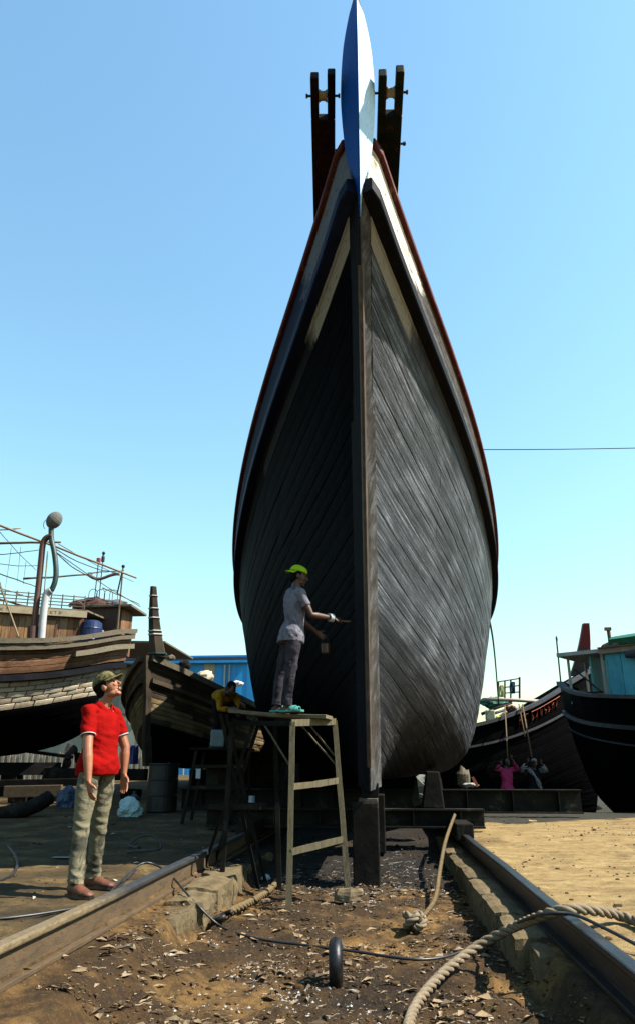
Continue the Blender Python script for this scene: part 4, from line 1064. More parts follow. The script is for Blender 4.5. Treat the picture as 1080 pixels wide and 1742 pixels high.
pole((90, 935), (240, 1032), .012, 'thin line falling from the exhaust hook past the stanchion', 18, 18.8, iron, 'rigging_line', .05)
pole((-30, 965), (66, 1000), .018, 'thin pole sloping behind the white pipe', 18.3, 18.3, bamboo)
pole((-30, 990), (62, 1020), .016, 'bamboo rod just above the roof rail at the left edge', 18.1, 18.4, bamboo)
pole((-30, 945), (72, 935), .014, 'sagging rope at the left edge under the level pole', 18.2, 18.2, iron, 'rigging_rope', .03)
pole((-5, 978), (36, 1094), .03, 'leaning bamboo stick propped against the deckhouse wall', 17.0, 16.9, bamboo)
pole((92, 932), (200, 975), .014, 'line with a rolled cloth falling towards the stanchion', 18, 18.8, iron, 'rigging_rope', .12)
pole((0, 905), (62, 970), .010, 'slack cord crossing behind the level pole', 18.4, 18.4, iron, 'rigging_line', .02)
pole((82, 938), (76, 1006), .022, 'upright bamboo behind the green hose', 18.5, 18.5, bamboo)
pole((-30, 1000), (40, 1012), .012, 'thin slack rope low over the roof rail at the left edge', 17.6, 17.8, iron, 'rigging_rope', .06)
pole((96, 940), (165, 985), .016, 'dark rope sagging from the vent pipe to the level pole end', 18, 18.6, iron, 'rigging_rope', .10)
pole((100, 925), (228, 990), .010, 'upper thin line running beside the long bamboo pole', 18.1, 18.9, iron, 'rigging_line', .04)
pole((150, 975), (212, 970), .020, 'short bamboo yard meeting the stanchion', 18.8, 19.1, bamboo)
pole((-30, 955), (70, 962), .011, 'level cord between the left edge and the exhaust pipe', 18.1, 18.1, iron, 'rigging_line', .05)
pole((175, 1000), (238, 1028), .018, 'bamboo rod sloping down past the wheelhouse corner', 18.9, 18.9, bamboo)
pole((-30, 1012), (60, 1035), .03, 'dull red pole lying above the roof rail', 17.7, 17.9, rustp)
for (q, s) in (((20, 932), (10, 1000)), ((36, 930), (30, 990)), ((45, 955), (40, 995))):
    pole(q, s, .007, 'thin cord hanging at x %d from the level pole' % 0 if False else {20: 'leftmost thin cord hanging from the level pole', 36: 'middle thin cord hanging from the level pole', 45: 'rightmost thin cord hanging from the level pole'}[q[0]], 18.3, 18.3, iron, 'rigging_line')
fc = [at(150 + 9 * k, 977 + 3 * math.sin(k), 18.8) + Vector((0, 0, -.10 * math.sin(math.pi * k / 6))) for k in range(7)]
tag(MB().tube(spline(fc, 3), .045, 8, flat=.5).build('rolled_cloth', wear('faded_cloth', (.16, .10, .08), (.34, .25, .2), scale=5), smooth=True), 'faded rolled cloth slung along the line above the wheelhouse', 'cloth')
# signal lamps, hoops, nets on the wheelhouse roof
lp = at(168, 957, 19.4); la = thing('signal_lamp', 'red signal lamp on a thin mast above the wheelhouse', 'lamp', (lp.x, 19.4, wz1 + .08))
MB().cyl((lp.x, 19.4, wz1 + .08), (lp.x, 19.4, lp.z), .015, n=6).build('mast', iron, la)
MB().tube([(lp.x, 19.4, lp.z + k) for k in (0, .01, .12, .13)], [.05, .06, .06, .05], 12).build('lamp_glass', wear('red_glass', (.35, .02, .015), (.45, .03, .02), scale=3, rough=.3, bump=0), la)
l2 = at(176, 950, 19.5); lb2 = thing('mast_lamp', 'dark horn-shaped lamp on the taller thin mast', 'lamp', (l2.x, 19.5, wz1 + .08))
MB().cyl((l2.x, 19.5, wz1 + .08), (l2.x, 19.5, l2.z + .1), .015, n=6).build('mast', iron, lb2)
MB().tube([(l2.x, 19.5, l2.z + k) for k in (-.1, -.09, .03, .1, .16, .2)], [.04, .05, .05, .025, .05, .03], 10).build('lamp_body', iron, lb2)
for k, px_ in enumerate((158, 170, 182, 190)):
    b0_ = at(px_, 1020, 19.5); pts = [(b0_.x + .12 * math.cos(t), 19.5 + .05 * k, wz1 + .08 + .40 + .12 * math.sin(t)) for t in [math.pi * q / 8 for q in range(9)]]
    pts = [(b0_.x + .12, 19.5 + .05 * k, wz1 + .08)] + pts + [(b0_.x - .12, 19.5 + .05 * k, wz1 + .08)]
    tag(MB().tube(pts, .010, 6).build('wire_hoop', iron, smooth=True), 'thin iron hoop on the wheelhouse roof, number %s from the left' % ('first', 'second', 'third', 'fourth')[k], 'hoop', 'hoops on the wheelhouse roof')
def heap(c, s, seed, label, mat, name, cat, amp=.3, res=26):
    mb = MB(); mb.ball((0, 0, 0), s, res); o = Vector((seed * 3, seed, 1)); m = max(s)
    mb.v = [Vector(c) + p * (1 + amp * nz(p + o, 2.2 / m) + amp * .5 * nz(p + o, 7 / m)) for p in mb.v]
    return tag(mb.build(name, mat), label, cat)
heap((at(160, 1022, 19.6).x, 19.7, wz1 + .16), (.62, .35, .22), 2, 'heap of dark red netting on the wheelhouse roof', wear('red_net', (.06, .018, .015), (.19, .06, .045), (.04, .04, .07), scale=25, bump=1.0, bd=.03), 'net_heap', 'net')
heap((at(195, 1024, 19.6).x, 19.7, wz1 + .14), (.40, .3, .16), 4, 'heap of grey-blue netting beside the stanchion', wear('blue_net', (.06, .06, .09), (.2, .19, .22), scale=25, bump=1.0, bd=.03), 'net_heap', 'net')
hose = [at(118, 1032, 18.9), at(124, 1026, 18.9), at(132, 1025, 18.9), at(138, 1028, 18.9), at(143, 1036, 18.9)]
tag(MB().tube(spline(hose, 5), .05, 8).build('red_hose', wear('pink_hose', (.16, .05, .05), (.3, .12, .11), scale=6), smooth=True), 'dull red hose looped over the deckhouse roof', 'hose')
bp = at(156, 1068, 18.5); bd_ = thing('blue_barrel', 'dark blue plastic barrel on the deck by the wheelhouse', 'barrel', (bp.x, 18.5, 3.9))
MB().tube([(bp.x, 18.5, 3.9 + a) for a in (0, .03, .2, .22, .24, .5, .52, .54, .68, .72)], [.24, .27, .285, .297, .285, .285, .297, .285, .27, .22], 20).build('barrel_body', wear('blue_plastic', (.004, .012, .06), (.01, .03, .12), scale=4, rough=.4), bd_)
MB().tube([(bp.x, 18.5, 4.62), (bp.x, 18.5, 4.64)], .2, 16).build('barrel_lid', wear('blue_lid', (.006, .02, .09), (.01, .03, .12), scale=4, rough=.4), bd_)
# flag of which only the tip reaches into the picture at the left edge
fb = at(-24, 700, 16.5); fl = thing('flag', 'dark green ragged flag tip at the left edge of the sky', 'flag', (fb.x, 16.5, 4.0))
MB().cyl((fb.x, 16.5, 3.9), (fb.x, 16.5, fb.z + 1.3), .03, .015, 8).build('flagpole', bamboo, fl)
rows = []
for i in range(9):
    s = i / 8; rows.append([Vector((fb.x + s * .52, 16.5 + .05 * math.sin(s * 7), 0)) + Vector((0, .03 * math.sin(t * 4 + s * 3), lerp(at(0, 735 + 30 * s, 16.5).z, at(0, 768 + 2 * s, 16.5).z - .03 * math.sin(9 * s), t))) for t in (0, .25, .5, .75, 1)])
fo = MB().grid(rows).build('flag_cloth', wear('flag_green', (.006, .012, .012), (.012, .05, .035), scale=6), fl); fo.modifiers.new('t', 'SOLIDIFY').thickness = .006
# beams and timbers under the left boat
for (p, q, h, w, lab, m) in (((85, 1316), (250, 1318), .26, .25, 'heavy black beam running under the stern of the left boat', soot), ((-40, 1334), (150, 1330), .16, .3, 'black timber sleeper in front of the left boat', soot), ((8, 1347), (106, 1345), .24, .10, 'rust-yellow steel plate standing on edge at the left', rust)):
    Yb = {'heavy': 17.8, 'black': 16.6, 'rust-': 16.2}[lab[:5]]
    a, b = at(p[0], p[1], Yb), at(q[0], q[1], Yb); tag(MB().bar(a, b, w, h).build('timber_beam' if m is soot else 'steel_plate', m, bevel=.015), lab, 'beam' if m is soot else 'plate')
for (px_, Yp, zt) in ((20, 18.6, .95), (90, 18.7, .95), (150, 18.2, .45), (225, 18.0, .45), (40, 16.6, .5)):
    q = at(px_, 1330, Yp); gz = ground_h(q.x, Yp); bt = rough_block((q.x, Yp, (gz + zt + .05) / 2), (.42, .4, max(.2, zt + .05 - gz)), int(px_ + 3), 0, .02, 2)
    tag(bt.build('support_block', soot), {20: 'black block under the keel at the left edge', 90: 'black block under the keel near the propeller', 150: 'black block under the heavy beam behind the man in red', 225: 'black block at the right end of the heavy beam', 40: 'low black block under the sleeper'}[px_], 'block', 'blocks under the left boat')
lg = [at(-30, 1392, 13.2), at(10, 1384, 13.2), at(45, 1377, 13.3), at(66, 1368, 13.5), at(84, 1357, 13.7)]
tag(MB().tube(spline(lg, 4), [.13 + .03 * nz((k, 0, 0), .7) for k in range(17)], 9).build('tarred_bundle', soot, smooth=True), 'black tarred bundle lying on the mud at the left edge', 'bundle')

# ---------------------------------------------------------------- brown boat, bow towards us
BO = at(241, 1300, 17.0)
b2x = frame((BO.x, 17.0, 0), Vector((.05, 1, 0)))
BH = Hull([(1.0, .35), (1.6, .18), (2.4, .08), (3.4, -.15)], [(-.2, 3.38), (.5, 3.18), (1.2, 2.98), (2.2, 2.75), (4, 2.5), (7, 2.4), (11, 2.7)],
          [(0, .09, 0), (.12, .6, .02), (.25, 1.2, .10), (.4, 1.62, .30), (.6, 1.82, .56), (.8, 1.9, .8), (1, 1.95, 1)], 11, .95, uf=.50, p0=1.5, p1=2.3, x0=.10, blend=.40, us=.85)
b2 = thing('fishing_boat', 'weathered brown boat with a tall banded stem post, bow towards the camera', 'boat', b2x(Vector((0, .5, .95))))
skin(BH, 30, 20, .03, b2x).build('hull_shell', tar, b2)
tanpl = plank_mat('bare_tan_plank', [(.28, (.13, .095, .05)), (.5, (.52, .37, .19)), (.72, (.88, .68, .41))], gloss=.75, spec=.06, bump=1.0)
darkpl = plank_mat('dark_brown_plank', [(.3, (.06, .046, .032)), (.55, (.19, .145, .10)), (.78, (.40, .33, .23))], gloss=.7, spec=.06)
for sd_ in (1, -1):
    plank_side(BH, sd_, b2x, b2, [(.01, .40, 6, blackhull, 'plank', None), (.40, .74, 7, (tanpl, darkpl), 'plank', .11 if sd_ > 0 else None), (.74, .99, 3, darkpl, 'plank', None)], 11 + sd_, u1=.75)  # lowest strakes black: the shadow over the bilge put into their colour
    edge_rail(BH, b2x, .80, SQ(.07, -.05, -.05, .05), 'wale', darkpl, b2, sd_, u1=.9)
    edge_rail(BH, b2x, 1.0, SQ(.10, -.10, -.04, .10), 'gunwale', greyw if sd_ > 0 else darkpl, b2, sd_, u1=.95)
deck_of(BH, b2x, b2, greyw, 2.6)
mb = MB(); rings = []
for i in range(16):
    z = lerp(1.0, 3.45, i / 15); y = interp(BH.stem, min(z, 3.4)); rings.append([b2x(Vector(p)) for p in ((-.03, y - .16, z), (.03, y - .16, z), (.12, y + .05, z), (-.12, y + .05, z))])
fixnormals(mb.ring_loft(rings).build('stem', darkpl, b2))
hb0, hb1 = at(270, 1118, 16.95), at(262, 998, 16.7); mb = MB(); rings = []
for i in range(11):
    t = i / 10; c = hb0.lerp(hb1, t); w = lerp(.19, .068, t ** .9) ; d = lerp(.16, .07, t); c = c + Vector((-.035 * math.sin(t * 3.1), 0, 0))
    rings.append([c + Vector(p) for p in ((-w, -d * .6, 0), (0, -d, 0), (w, -d * .3, 0), (w * .8, d, 0), (-w * .8, d, 0))])
horn2 = fixnormals(mb.ring_loft(rings).build('stem_post', darkpl, b2))
for t, m_ in ((.86, 0), (.68, 0), (.545, 0), (.36, 0), (.31, 0), (.04, 1)):
    c = hb0.lerp(hb1, t) + Vector((-.035 * math.sin(t * 3.1), 0, 0)); w = lerp(.19, .068, t ** .9) + .008; d = lerp(.16, .07, t) + .008
    MB().tube([c + Vector(p) for p in ((-w, -d * .6, 0), (0, -d, .005), (w, -d * .3, .012), (w * .8, d, .01), (-w * .8, d, 0), (-w, -d * .6, .004))], .016 if not m_ else .03, 6).build('rope_band', wear('white_lashing', (.5, .5, .46), (.7, .7, .66), scale=9) if not m_ else grp, horn2)
for (px_, py_, Y, s, lab) in ((292, 1115, 17.6, (.10, .10, .07), 'small grey bundle on the gunwale of the brown boat near the post'), (315, 1128, 17.9, (.16, .12, .12), 'dark coiled bundle on the gunwale of the brown boat')):
    heap(at(px_, py_ + 4, Y), s, px_, lab, greyw if px_ < 300 else soot, 'rope_bundle', 'bundle', .3, 14)
for yk in (1.6, 4.5, 7.5):
    c = b2x(Vector((0, yk, 0))); gz = ground_h(c.x, c.y)
    tag(MB().box((c.x, c.y, (gz + .93) / 2), (.4, .4, max(.1, .95 - gz))).build('support_block', soot, bevel=.02), 'black block under the keel of the brown boat, %s' % {1.6: 'nearest its bow', 4.5: 'amidships', 7.5: 'towards its stern'}[yk], 'block', 'blocks under the brown boat')

# ---------------------------------------------------------------- boats at the right
blacker = wear('black_hull_paint', (.004, .004, .005), (.012, .012, .014), scale=2, stretch=(1, 1, 3), rough=.5, spec=.15, bump=.4, var=.2)
def simple_boat(label, origin, d, hull, sides, mats, u1, group=None, n=11, seed=1):
    xf = frame(origin, d); t = thing('fishing_boat', label, 'boat', xf(Vector((0, 2, hull.kz))), group)
    skin(hull, 26, 16, .03, xf).build('hull_shell', tar, t)
    for sd_ in sides: plank_side(hull, sd_, xf, t, [(.01, .99, n, mats, 'plank', None)], seed, u1=u1, seg=24)
    return t, xf
AO = at(1010, 1140, 24.5)
AH = Hull([(-.3, .5), (.6, .3), (2.0, .1), (4.0, 0)], [(0, 4.0), (1.0, 3.50), (1.7, 3.10), (2.6, 2.66), (4, 2.2), (6, 1.9), (12, 2.1)],
          [(0, .1, 0), (.15, .8, .04), (.3, 1.4, .14), (.5, 1.75, .4), (.75, 1.9, .72), (1, 1.95, 1)], 12, -.4, uf=.40, p0=1.3, p1=2.0, x0=.08, blend=.4, us=.85)
ba, ax_ = simple_boat('long black boat behind the two people, its bow rising to the right', (AO.x, 24.5, 0), (-1, -.05), AH, (-1,), blackhull, .8, seed=21)
edge_rail(AH, ax_, .80, SQ(.06, -.05, -.03, .03), 'wale', wear('slate_wale', (.012, .013, .018), (.035, .038, .05), scale=4), ba, -1, u1=.85)
edge_rail(AH, ax_, 1.0, SQ(.09, -.10, -.03, .07), 'gunwale', wear('slate_gunwale', (.02, .022, .028), (.08, .085, .10), scale=4), ba, -1, u1=.9)
edge_rail(AH, ax_, 1.0, SQ(.09, -.10, -.03, .07), 'gunwale', soot, ba, 1, u1=.9)
deck_of(AH, ax_, ba, soot, 1.9)
# red hand-painted name on the bow: head line with hanging strokes
glyphs = [[((0, 0), (0, -1)), ((0, -.5), (.5, -.25)), ((.5, -.25), (.5, -.9))], [((.1, 0), (.1, -.5)), ((.1, -.5), (.55, -.6)), ((.55, -.6), (.3, -1))], [((0, 0), (0, -1)), ((0, -1), (.45, -.7)), ((.45, -.7), (.1, -.4))], [((.3, 0), (.3, -1)), ((.3, -.45), (0, -.8))], [((0, 0), (.2, -.9)), ((.2, -.9), (.5, -.3)), ((.5, -.3), (.5, -1))]]
def on_hull(u, v): return ax_(AH.pt(u, v, -1) + AH.nrm(u, v, -1) * .028)
lm_ = wear('red_letter_paint', (.45, .06, .02), (.62, .14, .05), scale=6, bump=0)
for k0_, word in ((0, [0, 1]), (3, [2, 3, 4, 1, 2, 0, 3])):
    lt_ = MB()
    for k, gi in enumerate(word):
        u0_ = .245 - (k0_ + k) * .0118
        def gp(p): return on_hull(u0_ - p[0] * .0105, .955 + p[1] * .075)
        lt_.bar(gp((-.15, .03)), gp((1.15, .03)), .012, .045, (0, -1, .2))
        for p, q in glyphs[gi]: lt_.bar(gp(p), gp(q), .012, .045, (0, -1, .2))
    lt_.build('lettering', lm_, ba)
# gear on its deck
for (p, q, r, lab, m) in (((822, 1190), (930, 1194), .06, 'pale pole lying along the black boat deck', wear('pale_pole', (.4, .3, .24), (.6, .5, .42), scale=4)), ((818, 1215), (870, 1195), .05, 'dark red-brown spar on the black boat deck', teakd)):
    tag(MB().tube([at(p[0], p[1], 25), at((p[0] + q[0]) / 2, (p[1] + q[1]) / 2 - 1, 25), at(q[0], q[1], 25)], r, 8).build('spar', m, smooth=True), lab, 'spar')
rngd = random.Random(8)
pile = thing('slat_pile', 'untidy pile of pale slats on the black boat deck', 'slats', at(850, 1218, 25.4))
for k in range(9):
    x0 = 825 + k * 6; y0 = 1222 - (k % 3) * 4
    MB().tube([at(x0, y0, 25.4), at(x0 + rngd.uniform(14, 30), y0 - rngd.uniform(8, 18), 25.6)], rngd.uniform(.02, .04), 6).build('slat', wear('slat%d' % k, (.2, .18, .15), (.45, .42, .36), scale=5), pile)
for (px_, py_, s, c, lab) in ((833, 1217, .20, (.45, .46, .28), 'pale square jerrycan on the deck of the black boat'), (848, 1224, .13, (.6, .62, .05), 'small yellow canister on the deck of the black boat')):
    p = at(px_, py_, 24.6); j = thing('jerrycan', lab, 'canister', p); MB().box((p.x, p.y, p.z), (s * 1.5, s, s * 1.7)).build('can_body', wear('can%d' % px_, c, tuple(min(.8, q * 1.3) for q in c), scale=4, rough=.4), j, bevel=.04); MB().cyl((p.x + .05, p.y, p.z + s * .85), (p.x + .05, p.y, p.z + s * 1.05), .035).build('cap', iron, j)
heap(at(838, 1196, 25.6), (.42, .3, .2), 5, 'green tarpaulin heap on the deck of the black boat', wear('green_tarp', (.02, .13, .08), (.05, .28, .18), scale=5), 'tarpaulin', 'tarpaulin')
heap(at(868, 1206, 25.2), (.18, .16, .12), 15, 'rust-orange bundle on the deck of the black boat', wear('orange_bundle', (.2, .06, .03), (.36, .13, .07), scale=5), 'bundle', 'bundle')
fr_ = thing('deck_railing', 'light steel railing frame with clothes on it, on the black boat', 'railing', at(862, 1195, 26))
for px_ in (847, 858, 868, 883): MB().bar(at(px_, 1194, 26), at(px_, {847: 1160, 858: 1158, 868: 1156, 883: 1152}[px_], 26), .05 if px_ != 883 else .10, .05).build('post', iron, fr_)
for y0, y1 in ((1160, 1154), (1171, 1166), (1180, 1177)): MB().bar(at(846, y0, 26), at(884, y1, 26), .035, .035).build('bar', iron, fr_)
for (px_, py_, c, lab) in ((871, 1170, (.015, .025, .11), 'navy cloth hanging on the railing of the black boat'), (852, 1176, (.5, .48, .2), 'yellowish cloth hanging on the railing of the black boat')):
    rows = [[at(px_ + (i - 2) * 2.2, py_ - 10 + j * 5, 25.9) + Vector((0, .04 * math.sin(i * 2 + j), 0)) for i in range(5)] for j in range(5)]
    o = MB().grid(rows).build('hung_cloth', wear('cloth%d' % px_, c, tuple(q * 1.4 for q in c), scale=5, bump=.2)); o.modifiers.new('t', 'SOLIDIFY').thickness = .02; tag(o, lab, 'cloth')

BO3 = at(953, 1167, 21.5)
CH = Hull([(-.35, 1.3), (.3, .7), (1.2, .36), (2.2, .12), (3.2, 0)], [(0, 3.22), (.4, 2.98), (1.0, 2.78), (1.8, 2.64), (3, 2.52), (5, 2.45), (11, 2.6)],
          [(0, .1, 0), (.15, .8, .05), (.3, 1.5, .16), (.5, 1.95, .4), (.75, 2.15, .72), (1, 2.2, 1)], 11, -.45, uf=.40, p0=1.6, p1=2.6, x0=.08, blend=.35, us=.85)
bb, bx_ = simple_boat('black boat with turquoise cabin at the right edge', (BO3.x, 21.5, 0), (.80, -.60), CH, (1,), blackhull, .8, seed=33, n=10)
slate = wear('slate_rubbing_strake', (.02, .022, .03), (.075, .08, .10), scale=5, rough=.5)
edge_rail(CH, bx_, .78, SQ(.09, -.05, -.05, .05), 'wale', slate, bb, 1, u1=.85)
edge_rail(CH, bx_, .66, SQ(.04, -.05, -.02, .02), 'wale', slate, bb, 1, u1=.85)
edge_rail(CH, bx_, 1.0, SQ(.08, -.10, -.03, .06), 'gunwale', wear('pale_gunwale', (.05, .055, .06), (.16, .165, .16), scale=5), bb, 1, u1=.9)
edge_rail(CH, bx_, 1.0, SQ(.08, -.10, -.03, .06), 'gunwale', soot, bb, -1, u1=.9)
deck_of(CH, bx_, bb, soot, 2.3)
tq = wear('turquoise_board', (.06, .42, .46), (.12, .62, .66), (.20, .68, .70), scale=4, stretch=(3, 3, 1), rough=.6, bump=.3, var=.15)
tb = wear('sky_blue_board', (.06, .40, .55), (.12, .60, .74), scale=4, stretch=(3, 3, 1), rough=.6, bump=.3, var=.15)
gr_ = wear('green_board', (.01, .10, .05), (.02, .18, .09), scale=4, rough=.6)
palew = wear('pale_trim', (.35, .36, .34), (.58, .58, .54), scale=5)
def cl(x, y, z): return bx_(Vector((x, y, z)))
# main cabin along the camera side of the deck
cz0, cz1 = 2.45, 3.78
yy = 1.75; k = 0; seqm = [tb, tb, None, tb, tq, gr_, tq, tb, None, tq, tq, tq, tq, tq, tq]
while yy < 7.2:
    m_ = seqm[k % len(seqm)]; w = .36 if m_ else .10
    if m_: MB().bar(cl(.95, yy + .006, (cz0 + cz1) / 2), cl(.95, yy + w - .006, (cz0 + cz1) / 2), .05, cz1 - cz0).build('cabin_board', m_, bb, bevel=.003)
    yy += w; k += 1
MB().bar(cl(.80, 1.72, 3.1), cl(.80, 7.3, 3.1), .02, 1.3).build('cabin_lining', soot, bb)
MB().bar(cl(.95, 1.72, (cz0 + cz1) / 2), cl(-1.1, 1.72, (cz0 + cz1) / 2), .05, cz1 - cz0 - .02).build('cabin_end', tq, bb)
MB().bar(cl(1.05, 1.6, cz1 + .07), cl(1.05, 7.5, cz1 + .07), .06, .14).build('fascia', wear('tan_fascia', (.26, .22, .16), (.44, .38, .28), scale=4), bb)
MB().bar(cl(.0, 1.6, cz1 + .15), cl(.0, 7.5, cz1 + .15), 2.3, .03).build('cabin_roof', greyw, bb)
rows = [[cl(-1.0 + 2.05 * i / 8, 1.9 + 5.4 * j / 10, cz1 + .20 + .20 * math.sin(math.pi * i / 8) + .05 * nz((i, j, 2), .6)) for i in range(9)] for j in range(11)]
o = MB().grid(rows).build('roof_tarpaulin', wear('emerald_tarp', (.005, .10, .045), (.012, .20, .10), scale=4, rough=.5), bb); o.modifiers.new('t', 'SOLIDIFY').thickness = -.16
# small open steering cabin at the end, pale frame with turquoise back
for (x, y) in ((.60, .55), (.86, 1.58), (-.6, .55)): MB().bar(cl(x, y, 2.6), cl(x, y, 3.84), .06, .06).build('cabin_post', palew, bb)
MB().bar(cl(-.7, 1.05, 3.88), cl(.98, 1.05, 3.88), 1.3, .10, (0, 0, 1)).build('steering_roof', palew, bb)
MB().bar(cl(-.5, 1.2, 3.2), cl(.72, 1.2, 3.2), .04, 1.2).build('steering_back', tq, bb)
MB().bar(cl(.66, .72, 3.50), cl(.86, 1.45, 2.85), .04, .03).build('cabin_brace', iron, bb); MB().bar(cl(.64, .75, 2.84), cl(.86, 1.5, 2.84), .04, .05).build('cabin_rail', iron, bb)
MB().bar(cl(1.0, 3.5, 2.55), cl(1.05, 3.0, 3.6), .04, .04).build('cabin_brace', wear('tan_stick', (.3, .25, .16), (.45, .38, .26), scale=5), bb)
MB().tube([cl(1.14, 2.3, 3.68), cl(1.14, 2.6, 3.69), cl(1.14, 3.4, 3.66), cl(1.14, 3.6, 3.66)], [.08, .12, .12, .09], 12).build('rolled_awning', wear('charcoal_canvas', (.02, .022, .026), (.06, .062, .07), scale=5), bb)
MB().tube([cl(1.10, 4.3, 2.9), cl(1.15, 4.3, 3.3), cl(1.12, 4.35, 3.85)], .03, 6).build('rope_hank', hempd, bb)
MB().bar(cl(1.35, 2.9, 2.62), cl(1.6, 6.5, 2.60), .10, .06).build('side_pole', wear('yellow_pole', (.36, .30, .15), (.55, .48, .27), scale=4), bb)
mq = thing('marker_pole', 'thin dark pole with a tip standing at the end of the turquoise boat', 'pole', at(953, 1160, 21.3))
MB().tube([at(953, 1160, 21.3), at(949, 1120, 21.3), at(946, 1090, 21.3)], .022, 6).build('pole_shaft', iron, mq); MB().ball(at(946, 1087, 21.3), (.03, .03, .09), 8).build('pole_tip', iron, mq)
m2 = thing('funnel_pipe', 'thin brown pipe rising from the green tarpaulin roof', 'pipe', at(1038, 1102, 20))
MB().tube([at(1038, 1108, 20), at(1036, 1085, 20), at(1034, 1072, 20)], .05, 8).build('pipe', teakd, m2); MB().box(at(1033, 1070, 20), (.16, .1, .08)).build('pipe_cowl', teakd, m2)
heap(at(1046, 1100, 19.7), (.35, .3, .12), 25, 'brown netting heaped on the green tarpaulin roof', wear('brown_net', (.12, .07, .05), (.28, .2, .16), scale=20, bump=1), 'net_heap', 'net')
# boat behind it: only its red-tipped stem post shows
CO = at(988, 1120, 25.5)
DH = Hull([(.3, .6), (1.2, .3), (2.6, .1), (3.5, 0)], [(0, 3.5), (1, 3.2), (3, 2.8), (9, 2.8)], [(0, .1, 0), (.3, 1.2, .15), (.6, 1.6, .5), (1, 1.8, 1)], 9, .1, uf=.5, p0=1.4, p1=2.0, x0=.08, blend=.4, us=.85)
bc_, cx_ = simple_boat('boat hidden behind the turquoise cabin, only its red-topped stem post showing', (CO.x, 25.5, 0), (.2, 1), DH, (), blackhull, .8, seed=41)
edge_rail(DH, cx_, 1.0, SQ(.09, -.10, -.03, .07), 'gunwale', soot, bc_, 1); edge_rail(DH, cx_, 1.0, SQ(.09, -.10, -.03, .07), 'gunwale', soot, bc_, -1)
c0, c1 = at(984, 1150, 25.4), at(995, 1061, 25.0); rings = []
for i in range(9):
    t = i / 8; c = c0.lerp(c1, t) + Vector((.05 * math.sin(t * 3), 0, 0)); w = lerp(.30, .10, t); rings.append([c + Vector(p) for p in ((-w, -.1, 0), (w, -.1, 0), (w, .1, 0), (-w, .1, 0))])
def m_cp():
    t = NT('red_topped_post'); P = t.sep(t.co.outputs['Object']); n = t.noise(t.vec((3, 3, 3)), 2, 5)
    f = t.ramp(t.math('ADD', t.math('MULTIPLY_ADD', P[2], 3, -3 * (c1.z - .95 - .1)), t.math('MULTIPLY', t.math('SUBTRACT', n, .5), 1.5)), [(.3, 0.), (.6, 1.)])
    t.col(t.mix(f, t.ramp(n, [(.3, (.03, .022, .018)), (.7, (.09, .07, .06))]), (.22, .015, .018))); t.set(.6, .3); return t.m
fixnormals(MB().ring_loft(rings).build('stem_post', m_cp(), bc_))

# ---------------------------------------------------------------- sheds behind the left boats
cwall = wear('cream_sheeting', (.42, .40, .30), (.60, .58, .46), (.30, .26, .18), scale=2, stretch=(1, 1, .4), rough=.7)
blues = wear('blue_sheeting', (.012, .34, .85), (.03, .46, 1.0), scale=1.2, stretch=(2, 2, .3), rough=.5, var=.12, bump=.1)
sh_ = thing('shed', 'cream sheet-metal shed between the left boats', 'shed', at(225, 1300, 31))
sx0, sx1 = at(-90, 1200, 31).x, at(262, 1200, 31).x; sz = at(230, 1130, 31).z
k = 0; x = sx0
while x < sx1:
    MB().box((x + .24, 31 + .015 * (k % 2), sz / 2), (.475, .06, sz)).build('wall_panel', cwall, sh_); x += .48; k += 1
MB().bar((sx0 - .3, 30.7, sz + .14), (sx1 + .3, 30.7, sz - .12), 1.3, .07).build('eave', greyw, sh_)
MB().bar((sx0 - .3, 33.5, sz + 1.2), (sx1 + .3, 33.5, sz + .95), 5.0, .07).build('roof', greyw, sh_)
for (px_, py_, w, h) in ((222, 1165, .5, .55), (226, 1215, 1.0, .08), (226, 1175, .9, .06)):
    q = at(px_, py_, 30.9); MB().box((q.x, 30.92, q.z), (w, .05, h)).build('window' if h > .3 else 'wall_rail', wear('grey_pane', (.2, .26, .28), (.34, .42, .44), scale=2, rough=.3) if h > .3 else greyw, sh_)
fe = thing('bamboo_fence', 'pale bamboo fence at the foot of the cream shed', 'fence', at(235, 1310, 27))
for k in range(56):
    q = at(-18 + k * 5.0, 1316, 27.5); hgt = .72 + .12 * nz((k, 3, 1), .9)
    MB().bar((q.x, 27.5 + .02 * (k % 2), q.z - .2), (q.x + .05 * nz((k, 1, 5), .8), 27.5 + .02 * (k % 2), q.z + hgt), .09, .02, (0, 1, 0)).build('slat', wear('fence_slat', (.34, .27, .17), (.6, .52, .38), scale=5) if k == 0 else bpy.data.materials['fence_slat'], fe)
rows = [[at(221 + i * 3.6, 1268 + j * 8, 24) + Vector((0, .05 * math.sin(i * 1.7 + j * .5), 0)) for i in range(5)] for j in range(5)]
o = MB().grid(rows).build('hung_cloth', wear('royal_blue_cloth', (.02, .04, .24), (.04, .07, .36), scale=3, bump=.2)); o.modifiers.new('t', 'SOLIDIFY').thickness = .02; tag(o, 'royal blue cloth hanging between the two left boats', 'cloth')
rows = [[at(214 + i * 1.6, 1278 + j * 9, 23.5) + Vector((0, .05 * math.sin(i * 2.7 + j), 0)) for i in range(4)] for j in range(6)]
o = MB().grid(rows).build('hung_cloth', wear('white_cloth', (.6, .62, .66), (.78, .8, .82), scale=3, bump=.3)); o.modifiers.new('t', 'SOLIDIFY').thickness = .02; tag(o, 'white rag hanging beside the blue cloth', 'cloth')
MB_line = MB().tube([at(200, 1268, 23.8), at(222, 1268.5, 24.0), at(245, 1267, 24.2)], .012, 5).build('clothes_line', iron, smooth=True); tag(MB_line, 'thin line carrying the blue cloth and white rag', 'line')
wh = thing('warehouse', 'long bright blue warehouse far behind the left boats', 'warehouse', (-14, 47, 0))
